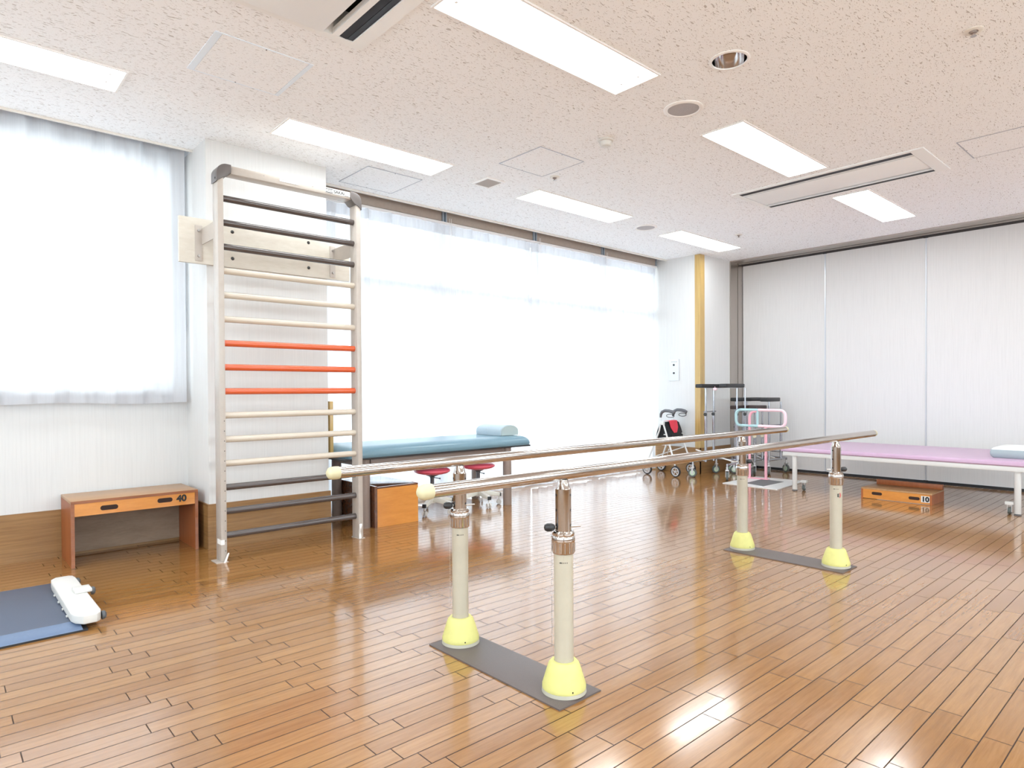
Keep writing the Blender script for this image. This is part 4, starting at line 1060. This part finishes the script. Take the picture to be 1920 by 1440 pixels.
def bagp(u, v, k): return None
bp = []
for z, ya0, ya1 in ((0.43, 4.50, 4.76), (0.55, 4.53, 4.73), (0.655, 4.575, 4.68)):
    bp.append([bag.verts.new(p) for p in ((6.662, ya0, z), (7.04, ya0+0.09, z), (7.04, ya1+0.09, z), (6.662, ya1, z))])
for A, B in zip(bp, bp[1:]):
    for i in range(4): bag.faces.new((A[i], A[(i+1) % 4], B[(i+1) % 4], B[i]))
bag.faces.new(bp[-1]); bag.faces.new(list(reversed(bp[0])))
bmesh.ops.recalc_face_normals(bag, faces=list(bag.faces)); bmesh.ops.bevel(bag, geom=list(bag.edges), offset=0.008, segments=2, affect='EDGES')
mb = MB(); mb._add(bag, True); mb.build('seat_bag', MT['blackcloth'], t)
# cloth hanging over the front of the bag
rc = MB()
def clothf(u, v):
    wv = (1.0-0.35*v-0.35*max(0, v-0.6)/0.4)
    x = 6.80+(u-0.5)*0.26*wv-0.02*v; 
    s = v*0.145
    z = 0.672-s; y = 4.573+0.24*(x-6.66)-0.03*(1-v)*0-0.28*s-0.006+0.006*math.sin(u*9+v*3)
    return Vector((x, y-0.012, z))
rc.grid(clothf, 16, 12)
rc.grid(lambda u, v: clothf(u, 0)+Vector((0, 0.075*v, 0.004*math.sin(PI*v))), 16, 4)
rcb = rc.bm
bmesh.ops.solidify(rcb, geom=list(rcb.faces), thickness=0.003)
c_o = rc.build('red_cloth', MT['redcloth'], None, loc=(6.8, 4.6, 0.55))
tag(c_o, 'small red cloth hung over the black bag of the folding walker', 'cloth')

# ================================================================ FOREARM WALKERS
def caster(x, y, parent, ang=0.3, r=0.052):
    o = MB().tube([(x, y, 0.16), (x, y, 0.125)], 0.012, 10).box(x-0.016, x+0.016, y-0.02, y+0.02, 0.112, 0.126, 0.002)
    R = Matrix.Translation((x, y, 0)) @ Matrix.Rotation(ang, 4, 'Z') @ Matrix.Translation((-x, -y, 0))
    o.box(x-0.004, x+0.016, y-0.020, y-0.016, 0.04, 0.115).box(x-0.004, x+0.016, y+0.016, y+0.020, 0.04, 0.115)
    o.bm.transform(R)
    c = o.build('caster', MT['silver'], parent)
    w = MB().lathe([(r*0.62, -0.012), (r*0.93, -0.012), (r, -0.006), (r, 0.006), (r*0.93, 0.012), (r*0.62, 0.012), (r*0.62, -0.012)], (x+0.006, y, r), 'Y', 24); w.bm.transform(R)
    w.build('tyre', MT['greyrubber'], c)
    w = MB().lathe([(0, -0.013), (r*0.61, -0.011), (r*0.61, 0.011), (0, 0.013)], (x+0.006, y, r), 'Y', 20); w.bm.transform(R)
    w.build('hub', MT['greenhub'], c)
def u_pad(x0, x1, y0, y1, z0, z1, aw, m, parent, notch=None):
    """horseshoe arm rest open towards -X"""
    rr = 0.04; n = 6; pts = []
    pts += [(x0, y0), (x0+0.0, y0+aw)]
    # inner
    iw = (y1-y0)-2*aw; cx = x1-aw-iw/2
    pts.append((cx, y0+aw))
    for k in range(1, 12):
        a = -PI/2+PI*k/12; pts.append((cx+iw/2*math.cos(a), (y0+y1)/2+iw/2*math.sin(a)))
    pts.append((cx, y1-aw)); pts += [(x0, y1-aw), (x0, y1)]
    R = min((y1-y0)/2, 0.16)
    for k in range(0, n+1):
        a = PI/2-PI/2*k/n; pts.append((x1-R+R*math.cos(a), y1-R+R*math.sin(a)))
    for k in range(0, n+1):
        a = -PI/2*k/n; pts.append((x1-R+R*math.cos(a), y0+R+R*math.sin(a)))
    return MB().prism(pts, z0, z1, 'Z', 0.010, 3).build('arm_rest_pad', m, parent)
def forearm_walker(label, pad, z, cols, base, m, loc):
    t = thing('forearm_walker', label, 'walker', loc, 0, 'wheeled walkers with padded horseshoe arm rests')
    x0, x1, y0, y1 = pad
    u_pad(x0, x1, y0, y1, z-0.046, z, 0.095, m, t)
    MB().box(min(c[0] for c in cols)-0.02, max(c[0] for c in cols)+0.02, y0+0.03, y0+0.06, z-0.052, z-0.0465).box(min(c[0] for c in cols)-0.02, max(c[0] for c in cols)+0.02, y1-0.06, y1-0.03, z-0.052, z-0.0465).build('pad_bracket', MT['silver'], t)
    for (cx, cy) in cols:
        MB().tube([(cx, cy, 0.30), (cx, cy, z-0.0525)], 0.0105, 12).build('inner_column', MT['chrome_thin'], t)
        lo = MB().tube([(cx, cy, 0.17), (cx, cy, z-0.34)], 0.0155, 14).build('column', MT['chrome_thin'], t)
        MB().tube([(cx-0.03, cy-0.012, z-0.37), (cx-0.045, cy-0.018, z-0.37)], [0.022, 0.018], 12).tube([(cx, cy, z-0.37), (cx-0.03, cy-0.012, z-0.37)], 0.004, 8).build('clamp_knob', MT['ivory'] if m is MT['padbrown'] else MT['blackglossy'], lo)
    (xa, ya), (xb, yb), (xc, yc), (xd, yd) = cols      # left pair, right pair
    MB().tube([(xa-0.04, ya, z-0.338), (xb+0.05, yb, z-0.338)], 0.007, 10).build('cross_tube', MT['chrome_thin'], t)
    MB().tube([(xc-0.04, yc, z-0.338), (xd+0.05, yd, z-0.338)], 0.007, 10).build('cross_tube', MT['chrome_thin'], t)
    bx0, bx1, by0, by1 = base
    f = MB()
    f.tube([(bx0, by0, 0.185), (bx1, by0+0.0, 0.185)], 0.0115, 12).tube([(bx0, by1, 0.185), (bx1, by1, 0.185)], 0.0115, 12)
    f.tube([(bx1, by0, 0.185), (bx1, by1, 0.185)], 0.0115, 12)
    f.tube([(bx1-0.02, by0, 0.26), (bx1-0.02, by1, 0.26)], 0.009, 12)
    for (cx, cy) in cols:
        yb_ = by1 if abs(cy-by1) < abs(cy-by0) else by0
        f.tube([(cx, cy, 0.18), (min(max(cx, bx0+0.02), bx1), yb_, 0.185)], 0.010, 10)
    for xx, yy in ((bx0, by0), (bx1, by0), (bx0, by1), (bx1, by1)): f.tube([(xx, yy, 0.19), (xx, yy, 0.155)], 0.011, 10)
    f.build('base_frame', MT['chrome_thin'], t)
    MB().tube([(bx0+0.03, by0+0.02, 0.33), (bx0+0.2, by1-0.02, 0.20)], 0.0085, 10).tube([(bx0+0.03, by1-0.02, 0.33), (bx0+0.2, by0+0.02, 0.20)], 0.0085, 10).build('scissor_brace', MT['white'], t)
    for k, (xx, yy) in enumerate(((bx0, by0), (bx1, by0), (bx0, by1), (bx1, by1))): caster(xx, yy, t, 0.5+0.7*k)
    return t
w1 = forearm_walker('tallest walker with a black horseshoe arm pad, beside the corner pillar', (6.86, 7.40, 3.90, 4.31), 1.122,
    [(7.02, 4.27), (7.21, 4.275), (7.235, 3.975), (7.385, 3.95)], (6.80, 7.33, 3.86, 4.31), MT['pad'], (7.05, 4.08, 0))
w2 = forearm_walker('walker with a black horseshoe arm pad of middle height, nearest the partition', (7.50, 7.96, 3.725, 4.21), 0.950,
    [(7.60, 4.195), (7.86, 4.18), (7.60, 3.755), (7.90, 3.748)], (7.56, 8.03, 3.74, 4.22), MT['pad'], (7.8, 3.97, 0))
w3 = forearm_walker('walker with a dark brown arm pad, lowest of the three forearm walkers', (7.42, 7.82, 3.83, 4.17), 0.852,
    [(7.47, 4.13), (7.66, 4.13), (7.47, 3.87), (7.66, 3.87)], (7.46, 7.80, 3.87, 4.13), MT['padbrown'], (7.6, 4.0, 0))
# small mascot-like charm on the tall walker: plain pink strap tag
c_o = MB().box(6.93, 6.96, 4.075, 4.12, 1.045, 1.075, 0.008).tube([(6.945, 4.10, 1.072), (6.945, 4.10, 1.09)], 0.003, 6).build('strap_tag', MT['pinkrail'], None, loc=(6.95, 4.1, 1.05))
tag(c_o, 'small pale pink tag hanging under the arm pad of the tallest walker', 'tag')

# ================================================================ STANDING HANDRAIL
t = thing('standing_handrail', 'pink and aqua looped floor handrail on a flat white base plate', 'handrail', (7.0, 3.5, 0))
MB().prism([(6.545, 3.145), (6.575, 3.79), (7.345, 3.79), (7.37, 3.215)], 0.0, 0.007, 'Z').build('base_plate', MT['white'], t)
MB().prism([(6.65, 3.35), (6.73, 3.60), (7.16, 3.62), (7.13, 3.35)], 0.0072, 0.0095, 'Z').build('anti_slip_mat', MT['greymat'], t)
XH = 7.16
MB().box(XH-0.03, XH+0.03, 3.54, 3.80, 0.0072, 0.018, 0.003).build('foot_bar', MT['pink'], t)
# posts bend at the top into the loop
MB().tube([(XH, 3.775, 0.018), (XH, 3.775, 0.72), (XH, 3.768, 0.755), (XH, 3.75, 0.782), (XH, 3.722, 0.795), (XH, 3.68, 0.797)], 0.0155, 16).build('post', MT['pink'], t)
MB().tube([(XH, 3.575, 0.018), (XH, 3.575, 0.615)], 0.0155, 16).build('post', MT['pink'], t)
def loop(y0, y1, z0, z1, r, half):
    pts = []
    for cy, cz, a0 in ((y1-r, z1-r, 0), (y0+r, z1-r, PI/2), (y0+r, z0+r, PI), (y1-r, z0+r, 3*PI/2)):
        for i in range(7):
            a = a0+PI/2*i/6; pts.append((XH-0.001, cy+r*math.cos(a), cz+r*math.sin(a)))
    return pts
Y0_, Y1_, Z0_, Z1_, ym = 3.345, 3.945, 0.625, 0.812, 3.665
full = loop(Y0_, Y1_, Z0_, Z1_, 0.06, 0)
a_half = [(XH-0.001, ym, Z0_)] + full[21:] + full[:7] + [(XH-0.001, ym, Z1_)]
p_half = [(XH-0.001, ym-0.001, Z1_)] + full[7:21] + [(XH-0.001, ym-0.001, Z0_)]
MB().tube(a_half, 0.0165, 16).build('grab_loop', MT['aqua'], t)['label'] = 'pale aqua half of the loop'
MB().tube(p_half, 0.0165, 16).build('grab_loop', MT['pinkrail'], t)['label'] = 'light pink half of the loop'
MB().tube([(XH, ym+0.012, Z0_+0.012), (XH, ym+0.012, Z1_-0.012)], 0.014, 14).build('loop_divider', MT['aqua'], t)

# daylight enters by the curtained windows and the added back and side ones
